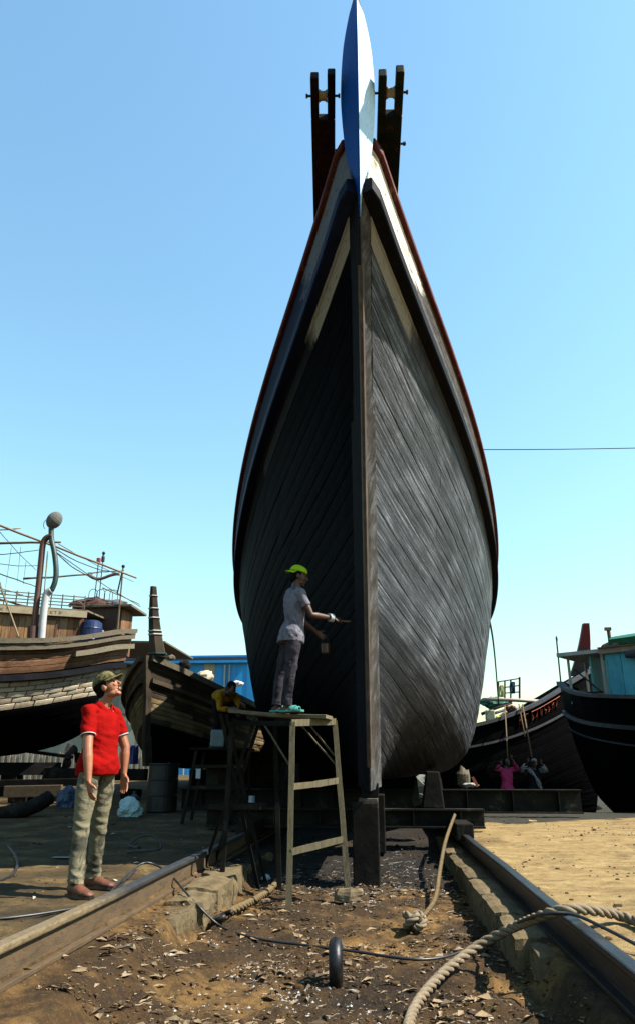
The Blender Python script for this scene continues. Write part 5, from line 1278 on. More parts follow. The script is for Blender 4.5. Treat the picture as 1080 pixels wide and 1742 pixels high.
wx = at(100, 1140, 47).x; wend = at(410, 1140, 47).x + .5; wz = at(300, 1130, 47).z; k = 0
pale = {at(355, 1140, 47).x, }
xp = at(360, 1140, 47).x
while wx < wend:
    mid_ = wx + .35; m_ = blues
    if abs(mid_ - xp) < .5: m_ = wear('tan_sheet', (.34, .30, .20), (.5, .45, .33), scale=1) if 'tan_sheet' not in bpy.data.materials else bpy.data.materials['tan_sheet']
    MB().box((mid_, 47 + .03 * (k % 2), wz / 2), (.69, .08, wz)).build('wall_panel', m_, wh); wx += .7; k += 1
for px_ in (322, 383, 391):
    q = at(px_, 1140, 46.85); MB().bar((q.x, 46.85, 0), (q.x, 46.85, wz - .1), .10, .10).build('downpipe', palew, wh)
MB().bar((at(100, 1140, 47).x, 46.9, wz + .1), (wend, 46.9, wz + .1), .5, .16).build('gutter', blues, wh)
rl = at(385, 1140, 47).x
MB().bar((at(100, 1140, 47).x, 52, wz + .5), (wend, 52, wz + .5), 10, .1).build('roof', blues, wh)
for i_, (px_, py_, Y, s, c, lab) in enumerate(((404, 1163, 24, (.22, .2, .09), (.6, .55, .52), 'pale sacks heaped beyond the man in yellow'), (350, 1151, 26, (.3, .3, .22), (.5, .42, .28), 'tan sack behind the brown boat gunwale'))):
    heap(at(px_, py_, Y), s, 40 + i_, lab, wear('sack%d' % i_, c, tuple(q * 1.3 for q in c), scale=6), 'sack_heap', 'sacks', .3, 16)
stk = at(396, 1185, 24.3)
cg = thing('stacked_crates', 'grey-white crates stacked beyond the man in yellow', 'crates', (stk.x, 24.3, 0))
for k, (dx, w, z0_, z1_, c) in enumerate(((0, 1.4, .4, 1.6, (.16, .18, .2)), (.05, 1.2, 1.61, 2.2, (.3, .32, .36)), (-.05, 1.3, 2.21, 2.85, (.10, .13, .22)))):
    MB().box((stk.x + dx, 24.3, (z0_ + z1_) / 2), (w, .8, z1_ - z0_)).build('crate', wear('crate%d' % k, c, tuple(q * 1.5 for q in c), scale=5), cg, bevel=.03)

# ---------------------------------------------------------------- mast and stay wire behind, hanging line on the right side
MB().cyl((BX, 17, 4.6), (BX, 17, at(800, 757, 17).z + .15), .10, .07).build('mast', bamboo, big)
w0, w1 = Vector((BX, 17, at(800, 757, 17).z)), at(1180, 760, 17)
tag(MB().tube([w0.lerp(w1, k / 10) + Vector((0, 0, -.05 * math.sin(math.pi * k / 10))) for k in range(11)], .012, 6).build('stay_wire', iron, smooth=True), 'single thin wire crossing the sky right of the big boat', 'wire')
tag(MB().tube(spline([at(832, 1055, 15.2), at(838, 1090, 17), at(843, 1140, 21), at(847, 1196, 25)], 5), .022, 6).build('hanging_line', hempd, smooth=True), 'thin line running down from the big boat to the black boat', 'line')
tag(MB().bar(at(803, 1322, 15.3), at(812, 1338, 15.3), .04, .05).build('orange_stick', wear('orange_paint', (.5, .10, .04), (.62, .18, .07), scale=4)), 'short orange stick leaning on the long crossbeam', 'stick')
heap(at(798, 1336, 15.4), (.15, .10, .045), 61, 'pale rags on top of the long crossbeam', wear('pale_rag', (.2, .18, .15), (.42, .4, .36), scale=5), 'rag_heap', 'rags', .35, 14)
heap(at(788, 1325, 15.6), (.14, .12, .22), 66, 'grey scrap piled where the crossbeam meets the hull', greyw, 'scrap_heap', 'scrap', .35, 14)

# ================================================================ PEOPLE
SCULPTS = []
def sculpt(mb, voxel, smooth, name, mat, parent, wr=None, fac=.5):
    """fuse overlapping closed shapes into one continuous skin; wr(point) gives a displacement along the normal"""
    ob = fixnormals(mb.build(name, mat, parent))
    r = ob.modifiers.new('r', 'REMESH'); r.mode = 'VOXEL'; r.voxel_size = voxel
    if smooth: s = ob.modifiers.new('s', 'SMOOTH'); s.iterations = smooth; s.factor = fac
    SCULPTS.append((ob, wr)); return ob
def finish_sculpts():
    dg = bpy.context.evaluated_depsgraph_get(); done = []
    for ob, wr in SCULPTS: done.append(bpy.data.meshes.new_from_object(ob.evaluated_get(dg)))
    for (ob, wr), nm in zip(SCULPTS, done):
        off = OFF.get(ob.parent.name, Vector((0, 0, 0))); old = ob.data; mat = old.materials[0]
        if wr:
            ns = [v.normal.copy() for v in nm.vertices]
            for v, n in zip(nm.vertices, ns): v.co = v.co + n * wr(v.co + off)
        nm.materials.clear(); nm.materials.append(mat)
        nm.polygons.foreach_set('use_smooth', [True] * len(nm.polygons)); nm.update()
        ob.modifiers.clear(); ob.data = nm; bpy.data.meshes.remove(old)
def add_hand(mb, wrist, fd, pn, th, curl, s=1.0):
    """palm, four fingers of unequal length, thumb from the side of the palm; pn is the way the palm faces"""
    fd = Vector(fd).normalized(); pn = Vector(pn); pn = (pn - fd * pn.dot(fd)).normalized(); th = Vector(th); th = (th - fd * th.dot(fd) - pn * th.dot(pn)).normalized()
    w = Vector(wrist)
    mb.tube([w - fd * .02 * s, w + fd * .015 * s, w + fd * .05 * s, w + fd * .085 * s, w + fd * .095 * s], [(.026*s, .019*s), (.031*s, .017*s), (.040*s, .015*s), (.041*s, .013*s), (.034*s, .009*s)], 12, True, th)
    for k, (o, L) in enumerate(((.030, .070), (.010, .080), (-.010, .074), (-.029, .058))):
        p = w + fd * .086 * s + th * o * s; d = (fd + th * o * 1.2).normalized(); pts = [p - d * .02 * s, p]; a = 0
        for f_, q in ((.45, .35), (.30, .55), (.25, .5)):
            a += curl * q; dd = (d * math.cos(a) + pn * math.sin(a)); p = p + dd * L * f_ * s; pts.append(p)
        mb.tube(pts, [.0088*s, .0092*s, .0085*s, .0078*s, .0062*s], 8)
    p = w + fd * .022 * s + th * .024 * s; d = (fd * .72 + th * .62 + pn * .25).normalized()
    mb.tube([p - d * .015 * s, p + d * .025 * s, p + d * .045 * s + pn * .004, p + (d * .055 + fd * .018) * s + pn * .012 * s], [.013*s, .0125*s, .0105*s, .0075*s], 8)
def head_frame(c, fwd, up):
    f = Vector(fwd).normalized(); u = Vector(up); u = (u - f * u.dot(f)).normalized(); r = f.cross(u)
    m = Matrix((r, f, u)).transposed(); c = Vector(c)
    return (lambda p: c + m @ Vector(p)), m
def add_head(mb, X, m, s=1.0):
    B = lambda c, r, n=16: mb.ball(X(Vector(c) * s), tuple(q * s for q in r), n, m)
    B((0, -.018, .035), (.074, .092, .082)); B((0, .028, -.012), (.066, .066, .078)); B((0, .032, -.062), (.050, .052, .045))
    B((0, .066, -.098), (.026, .022, .018)); B((.036, .018, -.072), (.022, .04, .026)); B((-.036, .018, -.072), (.022, .04, .026))
    B((0, .084, .026), (.050, .014, .014)); B((.03, .074, -.018), (.022, .018, .016)); B((-.03, .074, -.018), (.022, .018, .016))
    mb.tube([X(Vector(p) * s) for p in ((0, .088, .022), (0, .100, -.002), (0, .114, -.024), (0, .100, -.036))], [.008*s, .010*s, .0135*s, .009*s], 8)
    B((0, .096, -.033), (.018, .012, .009)); B((0, .091, -.056), (.023, .013, .007)); B((0, .089, -.068), (.021, .012, .008))
    for e in (1, -1): B((e * .074, -.008, -.008), (.010, .022, .032), 10)
def person(label, J, F, s, skin_m, shirt, trous, shoes, hair_m, vox=.006, sleeve=.62, hem=0.0, hands=None, head=None, cap=None, eyes=True, belly=0.0, shirt_over=True, wrk=1.0, legw=1.0, bare_foot=False, foot_dir=None, hair_long=False, sc_shirt=1.0):
    V = {k: Vector(v) for k, v in J.items()}; F = Vector((F[0], F[1], 0)).normalized()
    base = (V['ankR'] + V['ankL']) / 2; base.z = min(V['ankR'].z, V['ankL'].z) - .09 * s
    t = thing('person', label, 'person', base)
    sp = (V['shR'] + V['shL']) / 2; hp = V['pelvis']; nk = V['neck']
    hx = (V['hipR'] - V['hipL']).normalized(); sx = (V['shR'] - V['shL']).normalized()
    X, m = head_frame(V['head'], head['f'], head['u'])
    def torso(mb, tab, grow, lo=0.0):
        rings = []
        for q, hw, hd, fo in tab:
            c = hp.lerp(sp, q) if q <= 1 else sp.lerp(nk, (q - 1) / .15)
            bend = V.get('belly'); 
            if bend is not None: c = c + bend * math.sin(math.pi * min(1, max(0, q)))
            ax_s = hx.lerp(sx, min(1, max(0, q))).normalized(); up = (sp - hp).normalized(); dp = up.cross(ax_s).normalized()
            if dp.dot(F) < 0: dp = -dp
            c = c + dp * fo * s
            rings.append([c + ax_s * ((hw * s + grow) * math.cos(a) * (1 if abs(math.cos(a)) < .9 else .99)) + dp * ((hd * s + grow) * math.sin(a)) for a in [2 * math.pi * k / 24 for k in range(24)]])
        mb.ring_loft(rings)
    TT = [(-.20, .150, .115, -.01), (-.02, .165, .122, -.005), (.16, .160, .115, .006 + belly * .4), (.34, .155, .110, .012 + belly), (.55, .166, .116, .01 + belly * .5), (.75, .178, .116, .0), (.90, .172, .104, -.006), (.99, .140, .086, -.012), (1.05, .085, .066, -.014), (1.12, .058, .056, -.01)]
    # ---- body: one continuous skin
    b = MB(); torso(b, TT, -.012)
    nbase = sp.lerp(nk, .35); b.tube([nbase, nk, X((0, -.012, -.05))], [.062*s, .055*s, .052*s], 12)
    add_head(b, X, m, s)
    for S in 'RL':
        sh, el, wr_ = V['sh'+S], V['el'+S], V['wr'+S]
        b.tube([sh.lerp(sp, .25), sh, sh.lerp(el, .35), sh.lerp(el, .7), el, el.lerp(wr_, .25), el.lerp(wr_, .6), wr_], [.055*s, .056*s, .049*s, .044*s, .039*s, .041*s, .034*s, .0255*s], 12)
        h = hands[S]; add_hand(b, wr_, h[0], h[1], h[2], h[3], s)
        hi, kn, an = V['hip'+S], V['knee'+S], V['ank'+S]
        b.tube([hi, hi.lerp(kn, .4), kn, kn.lerp(an, .3), kn.lerp(an, .65), an, an - Vector((0, 0, .03 * s))], [.072*s, .062*s, .044*s, .044*s, .038*s, .034*s, .034*s], 12)
        fdv = Vector(foot_dir[S] if foot_dir else F).normalized(); g0 = an - Vector((0, 0, .055 * s))
        b.tube([g0 - fdv * .055 * s, g0, g0 + fdv * .08 * s - Vector((0, 0, .012*s)), g0 + fdv * .15 * s - Vector((0, 0, .018*s)), g0 + fdv * .185 * s - Vector((0, 0, .02*s))], [(.028*s, .030*s), (.036*s, .034*s), (.024*s, .042*s), (.016*s, .044*s), (.008*s, .03*s)], 12, True, (0, 0, 1))
    sculpt(b, vox, 2, 'body', skin_m, t)
    # ---- shirt
    if shirt:
        c = MB(); tab = [list(q) for q in TT]; lo = hem
        tab[0][0] = -.20 - hem; tab[0][1] += .030; tab[0][2] += .032; tab[1][1] += .018; tab[1][2] += .022; tab[2][2] += .006
        torso(c, [(q[0], q[1] * sc_shirt, q[2] * sc_shirt, q[3]) for q in tab[:-1]], .008)
        for S in 'RL':
            sh, el, wr_ = V['sh'+S], V['el'+S], V['wr'+S]; lim = sleeve
            pts = [sh.lerp(sp, .35), sh, sh.lerp(el, .3), sh.lerp(el, min(lim, 1))]; rr = [.064*s, .063*s, .061*s, .060*s]
            if lim > 1: pts += [el.lerp(wr_, .5 * (lim - 1) / .9), el.lerp(wr_, min(.93, lim - 1))]; rr[-1] = .054*s; rr += [.049*s, .040*s]
            c.tube(pts, rr, 14)
        o3 = Vector((label.__len__(), 3, 1))
        def wrs(p):
            q = Vector((p.x * 5, p.y * 5, p.z * 15)) + o3 + Vector((p.z * 4, 0, p.x * 6)); return wrk * s * (.022 * nz(q, .42) + .020 * (.25 - abs(nz(q + Vector((p.x * 9, 0, -p.y * 7)), .75))) * .8 + .005 * nz(q, 1.6))
        so_ = sculpt(c, max(vox, .008), 3, 'shirt', shirt['m'], t, wrs)
        if shirt.get('trim'):
            for S in 'RL':
                sh, el = V['sh'+S], V['el'+S]; p = sh.lerp(el, sleeve - .012); d = (el - sh).normalized(); a = d.orthogonal().normalized(); bb_ = d.cross(a)
                for dq in (0,):
                    MB().tube([p - d * dq * s + (a * math.cos(w) + bb_ * math.sin(w)) * .0610 * s for w in [2 * math.pi * k / 24 for k in range(25)]], .004 * s, 6, False).build('sleeve_band', shirt['trim'], so_, smooth=True)
        if shirt.get('collar'):
            cm = MB(); rows = []
            cx = sp.lerp(nk, .30) ; up = (nk - sp).normalized(); ax_s = sx; dp = up.cross(ax_s).normalized()
            if dp.dot(F) < 0: dp = -dp
            rings = []
            for k in range(25):
                w = R(112) + R(316) * k / 24; rad = Vector((math.cos(w), math.sin(w)))
                fr = max(0, math.sin(w)) ; front = sstep(.3, 1, math.sin(w))
                def rp(r_, z_): return cx + ax_s * rad.x * r_ * s + dp * (rad.y * r_ * s * 1.0 + .004) + up * z_ * s
                rings.append([rp(.064, .055 - .035 * front), rp(.070, .060 - .035 * front), rp(.092, .005 - .030 * front), rp(.086, -.001 - .030 * front)])
            fixnormals(cm.ring_loft(rings).build('collar', shirt['collar'], so_, smooth=True))
            MB().tube([r_[2] for r_ in rings], .003 * s, 5).build('collar_trim', shirt['trim'], so_)
    # ---- trousers
    c = MB(); up = (sp - hp).normalized()
    torso(c, [(-.24, .125, .10, -.008), (-.14, .150, .115, -.008), (0.0, .160, .118, -.004), (.12, .156, .112, .004)], .004)
    for S in 'RL':
        hi, kn, an = V['hip'+S], V['knee'+S], V['ank'+S]
        c.tube([hi + Vector((0, 0, .03)), hi.lerp(kn, .25), hi.lerp(kn, .6), kn, kn.lerp(an, .35), kn.lerp(an, .75), kn.lerp(an, 1.0) - Vector((0, 0, .01 * s))], [.095*s*legw, .098*s*legw, .085*s*legw, .072*s*legw, .068*s*legw, .064*s*legw, .066*s*legw], 16)
    def wrt(p):
        hgt = (p.z - base.z) / s; k = .4 + .9 * math.exp(-((hgt - .48) / .10) ** 2) + 1.1 * math.exp(-((hgt - .12) / .09) ** 2) + .6 * math.exp(-((hgt - .82) / .08) ** 2)
        q = Vector((p.x * 6, p.y * 6, p.z * 19 + p.x * 8 - p.y * 5)) + Vector((7, 1, 4)); return wrk * s * k * (.013 * nz(q, .45) + .012 * (.22 - abs(nz(q + Vector((0, 4, 2)), .8))) + .005 * nz(q, 1.6))
    sculpt(c, max(vox, .008), 3, 'trousers', trous, t, wrt)
    # ---- shoes
    for S in 'RL':
        an = V['ank'+S]; fdv = Vector(foot_dir[S] if foot_dir else F).normalized(); g0 = an - Vector((0, 0, .085 * s)); sd_v = Vector((fdv.y, -fdv.x, 0))
        c = MB()
        if shoes['kind'] == 'shoe':
            c.tube([g0 - fdv * .075*s + Vector((0, 0, .035*s)), g0 - fdv * .05*s + Vector((0, 0, .045*s)), g0 + Vector((0, 0, .05*s)), g0 + fdv * .06*s + Vector((0, 0, .042*s)), g0 + fdv * .13*s + Vector((0, 0, .030*s)), g0 + fdv * .19*s + Vector((0, 0, .024*s)), g0 + fdv * .215*s + Vector((0, 0, .02*s))], [(.02*s, .02*s), (.045*s, .038*s), (.052*s, .042*s), (.044*s, .047*s), (.031*s, .052*s), (.024*s, .043*s), (.008*s, .02*s)], 14, True, (0, 0, 1))
            c.v = [Vector((p.x, p.y, max(p.z, g0.z - .004))) for p in c.v]
            so_ = sculpt(c, .006, 2, 'shoe', shoes['m'], t, lambda p: .002 * nz(p, 40))
            rings = []
            for q, w in ((-.085, .022), (-.065, .040), (0, .044), (.08, .048), (.14, .054), (.19, .046), (.222, .02)):
                cc0 = g0 + fdv * q * s; rings.append([cc0 + sd_v * w * s - Vector((0, 0, .006)), cc0 + sd_v * w * s + Vector((0, 0, .012 * s)), cc0 - sd_v * w * s + Vector((0, 0, .012 * s)), cc0 - sd_v * w * s - Vector((0, 0, .006))])
            fixnormals(MB().ring_loft(rings).build('sole', rubber, so_))
        else:
            rings = []
            for q, w in ((-.08, .022), (-.065, .036), (0, .040), (.08, .043), (.15, .048), (.19, .042), (.21, .02)):
                c0 = g0 + fdv * q * s; rings.append([c0 + sd_v * w * s, c0 + sd_v * w * s + Vector((0, 0, .024 * s)), c0 - sd_v * w * s + Vector((0, 0, .024 * s)), c0 - sd_v * w * s])
            so_ = fixnormals(c.ring_loft(rings).build('sandal', shoes['m'], t, bevel=.004))
            for q, w_ in ((.07, .05), (.125, .035)):
                rr = [[g0 + fdv * (q + dq) * s + sd_v * (.052 * math.cos(a)) * s + Vector((0, 0, (.012 + .058 * math.sin(a) * (1 if q < .1 else .78)) * s)) for a in [math.pi * k / 10 for k in range(11)]] for dq in (0, w_)]
                st_ = MB().grid(rr).build('strap', shoes['m'], so_); st_.modifiers.new('t', 'SOLIDIFY').thickness = .006
    # ---- hair, eyes, brows, cap
    hm = MB()
    if hair_long: hm.ball(X(Vector((0, -.03, .0)) * s), (.088*s, .095*s, .13*s), 16, m)
    hm.ball(X(Vector((0, -.030, .042)) * s), (.080*s, .094*s, .086*s), 16, m); hm.ball(X(Vector((0, -.055, -.02)) * s), (.064*s, .060*s, .075*s), 14, m)
    for e in (1, -1): hm.ball(X(Vector((e * .066, .0, .02)) * s), (.014*s, .022*s, .04*s), 8, m)
    sculpt(hm, .007, 2, 'hair', hair_m, t, lambda p: .004 * nz(p, 60))
    if eyes:
        for e in (1, -1):
            MB().ball(X(Vector((e * .030, .084, .008)) * s), (.012*s, .009*s, .007*s), 10, m).build('eye', M('eye', lambda: wear('eye_dark', (.02, .015, .012), (.06, .05, .045), scale=3, rough=.2, bump=0, var=0)), t, smooth=True)
            MB().tube([X(Vector((e * .012, .097, .027)) * s), X(Vector((e * .03, .096, .034)) * s), X(Vector((e * .05, .082, .028)) * s)], [.004*s, .0055*s, .003*s], 6).build('eyebrow', hair_m, t)
        MB().tube([X(Vector((-.028, .092, -.053)) * s), X(Vector((0, .106, -.045)) * s), X(Vector((.028, .092, -.053)) * s)], [.002*s, .0055*s, .002*s], 6).build('moustache', hair_m, t)
    if cap:
        cm = MB(); rings = []; rev = -1 if cap.get('rev') else 1
        for k in range(9):
            a = R(90) * k / 8; zz_ = .052 + .085 * math.sin(a); rr = math.cos(a) ** .72 if k < 8 else .02
            rings.append([X(Vector((.089 * rr * math.cos(w) , -.012 + .108 * rr * math.sin(w), zz_ + .006 * math.sin(w) * rev)) * s) for w in [2 * math.pi * j / 24 for j in range(24)]])
        co = fixnormals(cm.ring_loft(rings).build('cap', cap['m'], t, smooth=True))
        rows = []
        for k in range(6):
            q = k / 5; rows.append([X(Vector((.082 * math.sin(w) * (1 - .12 * q * q), rev * (-.0 + (.094 * math.cos(w) + q * .082 * max(.0, math.cos(w)) ** .6)) - .012 * (rev > 0) , .058 - .016 * q - .030 * (math.sin(w) ** 2) * (.4 + q * .4))) * s) for w in [R(-72) + R(144) * j / 14 for j in range(15)]])
        bo = MB().grid(rows).build('cap_bill', cap['m'], co, smooth=True); bo.modifiers.new('t', 'SOLIDIFY').thickness = .005
        MB().ball(X(Vector((0, -.012, .139)) * s), .008 * s, 8).build('cap_button', cap['m'], co)
    return t, X, m

skin1 = wear('skin_brown', (.34, .12, .053), (.45, .175, .08), scale=12, rough=.5, spec=.4, bump=.15, var=0, bd=.002)
skin2 = wear('skin_dark_brown', (.065, .024, .012), (.10, .040, .019), scale=12, rough=.5, spec=.35, bump=.15, var=0, bd=.002)
hairm = wear('black_hair', (.004, .0035, .003), (.014, .012, .010), scale=40, stretch=(1, 1, .3), rough=.7, spec=.03, var=0)
def cloth(name, a, b, c=None, sc=5, fine=260, rough=.9):
    t = NT(name); v = t.vec((1, 1, 1)); n = t.noise(v, sc, 5, .6, .3); col = t.mix(t.ramp(n, [(.35, 0.), (.65, 1.)]), a, b)
    if c: col = t.mix(t.ramp(t.noise(t.vec((1.4, 1.4, .8)), sc * 1.7, 5, .65, .5), [(.52, 0.), (.60, 1.)]), col, c)
    t.col(col); t.set(rough, .04); 
    fold = t.noise(t.vec((7, 7, 18), rot=(.3, .5, 0)), 2.0, 4, .6, .8)
    t.bump(t.math('ADD', t.math('MULTIPLY', fold, 1.0), t.math('MULTIPLY', t.noise(v, fine, 2), .06)), .55, .012); return t.m
redc = cloth('red_polo', (.30, .0035, .003), (.38, .006, .004)); whitetrim = cloth('white_trim', (.75, .75, .75), (.8, .8, .8))
khaki = cloth('stained_khaki', (.18, .16, .10), (.30, .265, .175), (.085, .08, .06), sc=3.2)
camo = cloth('olive_cap_cloth', (.16, .14, .06), (.26, .23, .11), (.06, .055, .03), sc=16)
# ---------------------------------------------------------------- man in red
Z = Vector((0, 0, 1))
Fr = Vector((math.cos(R(-20)), math.sin(R(-20)), 0)); Rr = Vector((Fr.y, -Fr.x, 0))
c0 = Vector((-2.37, 6.27, 0))
Jr = dict(pelvis=c0 + Z*.97, hipR=c0 + Rr*.10 + Z*.92, hipL=c0 - Rr*.10 + Z*.92, kneeR=Vector((-2.40, 6.10, .50)), kneeL=Vector((-2.36, 6.39, .50)),
          ankR=Vector((-2.375, 6.035, .095)), ankL=Vector((-2.40, 6.47, .095)), shR=c0 + Rr*.165 + Z*1.385 - Fr*.02, shL=c0 - Rr*.165 + Z*1.385 - Fr*.02, neck=c0 + Z*1.48 + Fr*.005, head=c0 + Z*1.595 + Fr*.022,
          elR=at(150, 1274, 6.02), wrR=at(151, 1330, 5.98), elL=at(214, 1272, 6.46), wrL=at(211, 1318, 6.44))
hdR = at(158, 1372, 5.97) - at(151, 1334, 5.98)
man_red, _, _ = person('man in a red polo shirt, khaki trousers and olive cap looking up at the boat', Jr, Fr, 1.0, skin1, dict(m=redc, trim=whitetrim, collar=redc), khaki, dict(kind='shoe', m=wear('tan_leather', (.13, .038, .016), (.22, .075, .032), scale=9, rough=.6)), hairm, vox=.0052, sleeve=.66, hem=.02,
    hands=dict(R=(hdR, (.55, .55, .1), (.8, -.6, 0), .55), L=(at(212, 1356, 6.42) - at(210, 1322, 6.44), (-.3, -.9, 0), (.85, -.2, 0), .5)),
    head=dict(f=Vector((math.cos(R(-6)), math.sin(R(-6)), .56)), u=(-.56, 0, 1)), cap=dict(m=camo), belly=.01, foot_dir=dict(R=(.84, -.54, 0), L=(.95, -.30, 0)), legw=.93)

# ---------------------------------------------------------------- painter on the plank
Fp = Vector((math.cos(R(22)), math.sin(R(22)), 0)); Rp = Vector((Fp.y, -Fp.x, 0)); s2 = .955
fr0 = at(490, 1214, 7.99); fl0 = at(474, 1212, 8.10)
fz = PLANK_Z(fr0.x)
c0 = Vector(((fr0.x + fl0.x) / 2 + .03, 8.03, fz)); ce = at(497, 1100, 8.03); c0h = Vector((ce.x, 8.03, fz))
Jp = dict(pelvis=c0h + Z*.93*s2, hipR=c0h + Rp*.095 + Z*.88*s2, hipL=c0h - Rp*.095 + Z*.88*s2, kneeR=(at(493, 1150, 7.95)), kneeL=(at(477, 1150, 8.12)),
          ankR=Vector((fr0.x - .02, fr0.y, fz + .09)), ankL=Vector((fl0.x - .02, fl0.y, PLANK_Z(fl0.x) + .09)),
          shR=at(511, 1009, 7.90), shL=at(494, 1007, 8.20), neck=at(504.5, 996, 8.05), head=at(508.5, 981, 8.06),
          elR=at(529, 1046, 7.92), wrR=at(563, 1051, 8.12), elL=at(512, 1055, 8.32), wrL=at(538, 1075, 8.40))
Jp['head'] = Vector(Jp['head'])
grey_t = cloth('grey_tshirt', (.19, .185, .23), (.27, .265, .32), (.13, .125, .15), sc=4); jeans = cloth('dark_jeans', (.035, .032, .042), (.085, .078, .095), (.022, .02, .028), sc=6)
lime = wear('lime_cap_cloth', (.34, .66, .012), (.50, .84, .03), scale=8, rough=.9, spec=.1, bump=.2, var=0)
painter, Xp, mp = person('painter in grey shirt, dark jeans and lime cap standing on the plank', Jp, Fp, s2, skin2, dict(m=grey_t), jeans, dict(kind='sandal', m=wear('teal_rubber', (.05, .30, .25), (.09, .42, .35), scale=6, rough=.6)), hairm, vox=.0052, sleeve=.60, hem=.10,
    hands=dict(R=(at(585, 1054, 8.22) - at(566, 1052, 8.14), (.2, .5, -.75), (.3, -.8, .3), 1.0), L=(Vector((.6, .2, -.45)), (.5, -.6, -.2), (.2, -.5, .7), 1.1)),
    head=dict(f=Vector((math.cos(R(8)), math.sin(R(8)), -.16)), u=(.12, 0, 1)), cap=dict(m=lime, rev=True), wrk=.6, foot_dir=dict(R=(.95, -.25, 0), L=(.95, -.10, 0)), legw=.93)
# cloth wound round his wrist
wq = Vector(Jp['wrR']); wd = (Vector(Jp['wrR']) - Vector(Jp['elR'])).normalized(); wa = wd.orthogonal().normalized(); wb = wd.cross(wa)
MB().tube([wq - wd * .03 + wd * (.055 * k / 40) + (wa * math.cos(k * .62) + wb * math.sin(k * .62)) * (.036 + .008 * nz((k, 2, 1), .5)) for k in range(41)], .013, 6).build('wrist_wrap', wear('white_wrap', (.55, .58, .62), (.8, .82, .85), scale=10), painter, smooth=True)
# brush and paint pot in his hands
hp_ = at(577, 1055, 8.20); br = thing('paint_brush', 'small tarry brush in the painter\'s right hand', 'brush', hp_)
MB().cyl(hp_ + Vector((-.03, -.015, -.01)), hp_ + Vector((.12, .06, -.005)), .009, .011, 8).build('handle', oldwood, br); MB().bar(hp_ + Vector((.12, .06, -.005)), hp_ + Vector((.18, .09, -.003)), .035, .018).build('bristles', tar, br)
pz = Vector(Jp['wrL']) + Vector((.10, .035, -.145)); pot = thing('paint_pot', 'small rusty orange tar pot in the painter\'s left hand', 'pot', pz)
MB().tube([pz + Vector((0, 0, q)) for q in (-.10, -.095, .0, .01)], [.036, .042, .046, .047], 16).build('pot_body', wear('orange_tin', (.08, .03, .014), (.22, .08, .035), scale=12, rough=.5), pot, smooth=False)
MB().tube([pz + Vector((.045 * math.cos(a), 0, .01 + .07 * math.sin(a))) for a in [math.pi * k / 10 for k in range(11)]], .004, 6).build('pot_handle', iron, pot)
# cloth tag in the back pocket
MB().box(at(492, 1083, 7.885), (.07, .012, .03), Matrix.Rotation(.35, 3, 'Z')).build('pocket_rag', whitetrim, painter, bevel=.005)

# ---------------------------------------------------------------- man in yellow
Fy = Vector((.78, -.62, 0)); Ry = Vector((Fy.y, -Fy.x, 0)); YD = 12.7; zf = st_top + .04
hpv = at(376, 1216, YD)
fx = Vector((hpv.x, YD, zf))
hip = Vector((hpv.x, YD, zf + .84)) if True else hpv
shc = at(386, 1182, YD - .25); hd_ = at(394, 1172, YD - .34)
Jy = dict(pelvis=Vector((hip.x, hip.y, hip.z - .02)), hipR=hip + Ry*.09 - Z*.06, hipL=hip - Ry*.09 - Z*.06, kneeR=fx + Ry*.11 + Z*.44 + Fy*.06, kneeL=fx - Ry*.11 + Z*.44 + Fy*.05, ankR=fx + Ry*.11 + Z*.09 - Fy*.04, ankL=fx - Ry*.11 + Z*.09 - Fy*.04,
          shR=shc + Ry*.18, shL=shc - Ry*.18, neck=shc.lerp(hd_, .42), head=hd_, elR=shc + Ry*.20 + Fy*.10 - Z*.26, wrR=at(402, 1205, YD - .55), elL=shc - Ry*.20 + Fy*.16 - Z*.22, wrL=at(410, 1196, YD - .5))
yel = cloth('mustard_shirt', (.36, .17, .012), (.48, .25, .025), (.22, .10, .01), sc=5); blk = cloth('black_trousers', (.008, .008, .010), (.018, .018, .022))
person('man in a mustard yellow shirt bending over his work on the stand', Jy, Fy, .97, skin2, dict(m=yel), blk, dict(kind='shoe', m=rubber), hairm, vox=.009, sleeve=1.5, hem=.03,
    hands=dict(R=((.5, -.3, -.5), (.3, .5, -.5), (.5, -.5, .3), .9), L=((.6, -.2, -.4), (-.2, -.6, -.5), (.3, .6, .3), .9)), head=dict(f=(.66, -.52, -.62), u=(.5, -.4, .8)), eyes=False)

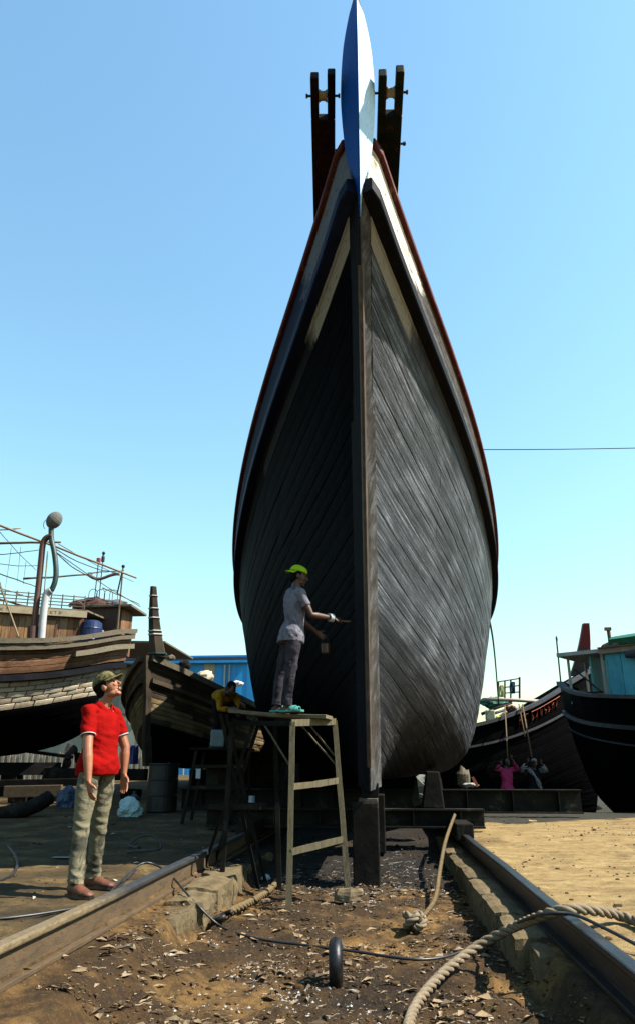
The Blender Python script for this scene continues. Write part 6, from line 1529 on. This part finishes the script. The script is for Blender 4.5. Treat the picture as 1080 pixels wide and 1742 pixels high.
# ---------------------------------------------------------------- two people hauling ropes by the black boat
def hauler(px_, py_, Y, label, shirt_m, trouser_m, F, hk, scarf=None, cap=None, sleeve=1.7, hem=.25, s=.95, hair_long=False):
    h = at(px_, py_, Y); gz = ground_h(h.x, Y); F = Vector((F[0], F[1], 0)).normalized(); Rv = Vector((F.y, -F.x, 0)); b0_ = Vector((h.x - .03, Y, h.z - 1.56 * s))
    hipc = b0_ + Z * .90 * s; sc_ = b0_ + Z * 1.36 * s + Vector((.0, 0, 0))
    g1 = at(*hk[0], Y - .25); g2 = at(*hk[1], Y - .25)
    J = dict(pelvis=hipc, hipR=hipc + Rv*.09 - Z*.05, hipL=hipc - Rv*.09 - Z*.05, kneeR=b0_ + Rv*.10 + Z*.47*s + F*.05, kneeL=b0_ - Rv*.10 + Z*.47*s + F*.08, ankR=b0_ + Rv*.12 + Z*.09*s - F*.06, ankL=b0_ - Rv*.12 + Z*.09*s + F*.10,
             shR=sc_ + Rv*.17, shL=sc_ - Rv*.17, neck=sc_ + Z*.085, head=h, elR=sc_ + Rv*.32 + F*.05 + Z*.02, elL=sc_ - Rv*.32 + F*.05 + Z*.02, wrR=g1 if (g1 - sc_).dot(Rv) > (g2 - sc_).dot(Rv) else g2, wrL=g2 if (g1 - sc_).dot(Rv) > (g2 - sc_).dot(Rv) else g1)
    t_, X_, m_ = person(label, J, F, s, skin2, dict(m=shirt_m), trouser_m, dict(kind='shoe', m=rubber), hairm, vox=.011, sleeve=sleeve, hem=hem, hands=dict(R=((0, -.1, 1), (0, -1, 0), (-1, 0, 0), 1.2), L=((0, -.1, 1), (0, -1, 0), (1, 0, 0), 1.2)), head=dict(f=(F.x, F.y, .25), u=(0, 0, 1)), eyes=False, cap=cap, hair_long=hair_long)
    return t_, J
pinkc = cloth('pink_tunic', (.55, .045, .16), (.68, .08, .23)); greytr = cloth('grey_trousers', (.16, .18, .18), (.26, .28, .28)); darkc = cloth('dark_top', (.012, .012, .014), (.03, .03, .034)); palec = cloth('pale_check', (.30, .32, .33), (.55, .57, .57), (.12, .13, .15), sc=12)
pk, Jk = hauler(861, 1297, 21, 'person in a pink tunic with arms raised, hauling a rope by the black boat', pinkc, greytr, (.35, -.9), ((852, 1300), (869, 1290)), hair_long=True)
wt, Jw = hauler(908, 1299, 21, 'person in dark clothes with a pale scarf, hauling a rope by the black boat', darkc, blk, (-.3, -.95), ((898, 1296), (919, 1298)), cap=dict(m=palec), sleeve=1.2, hem=.05)
pts = [Vector(Jw['shL']) + Vector((0, -.12, .06)), Vector(Jw['pelvis']) + Vector((.0, -.19, .28)), Vector(Jw['pelvis']) + Vector((.10, -.20, .0)), Vector(Jw['pelvis']) + Vector((.18, -.19, -.22))]
if pts[0].x > Vector(Jw['shR']).x + Vector((0, 0, 0)).x: pts[0] = Vector(Jw['shR']) + Vector((0, -.12, .06))
MB().tube(spline(pts, 5), [.05 + .02 * math.sin(k) for k in range(16)], 8, flat=.4).build('scarf', palec, wt, smooth=True)
for S, a in (('R', 0), ('L', 1)):
    MB().tube([Vector(Jw['sh' + S]), Vector(Jw['el' + S]), Vector(Jw['el' + S]).lerp(Vector(Jw['wr' + S]), .6)], [.075, .07, .06], 10).build('sleeve', palec, wt, smooth=True)
for (a, b, lab) in (((858, 1201), (863, 1290), 'rope running up from the person in pink to the black boat'), ((888, 1198), (904, 1288), 'rope running up from the person with the pale scarf'), ((882, 1198), (892, 1253), 'short rope hanging from the rail of the black boat')):
    p0_, p1_ = at(*a, 22.6), at(*b, 20.78 if b[1] > 1260 else 22.2)
    tag(MB().tube([p0_, p0_.lerp(p1_, .5) + Vector((0, 0, -.03)), p1_], .02, 6).build('hauling_rope', hempd, smooth=True), lab, 'rope')
finish_sculpts()
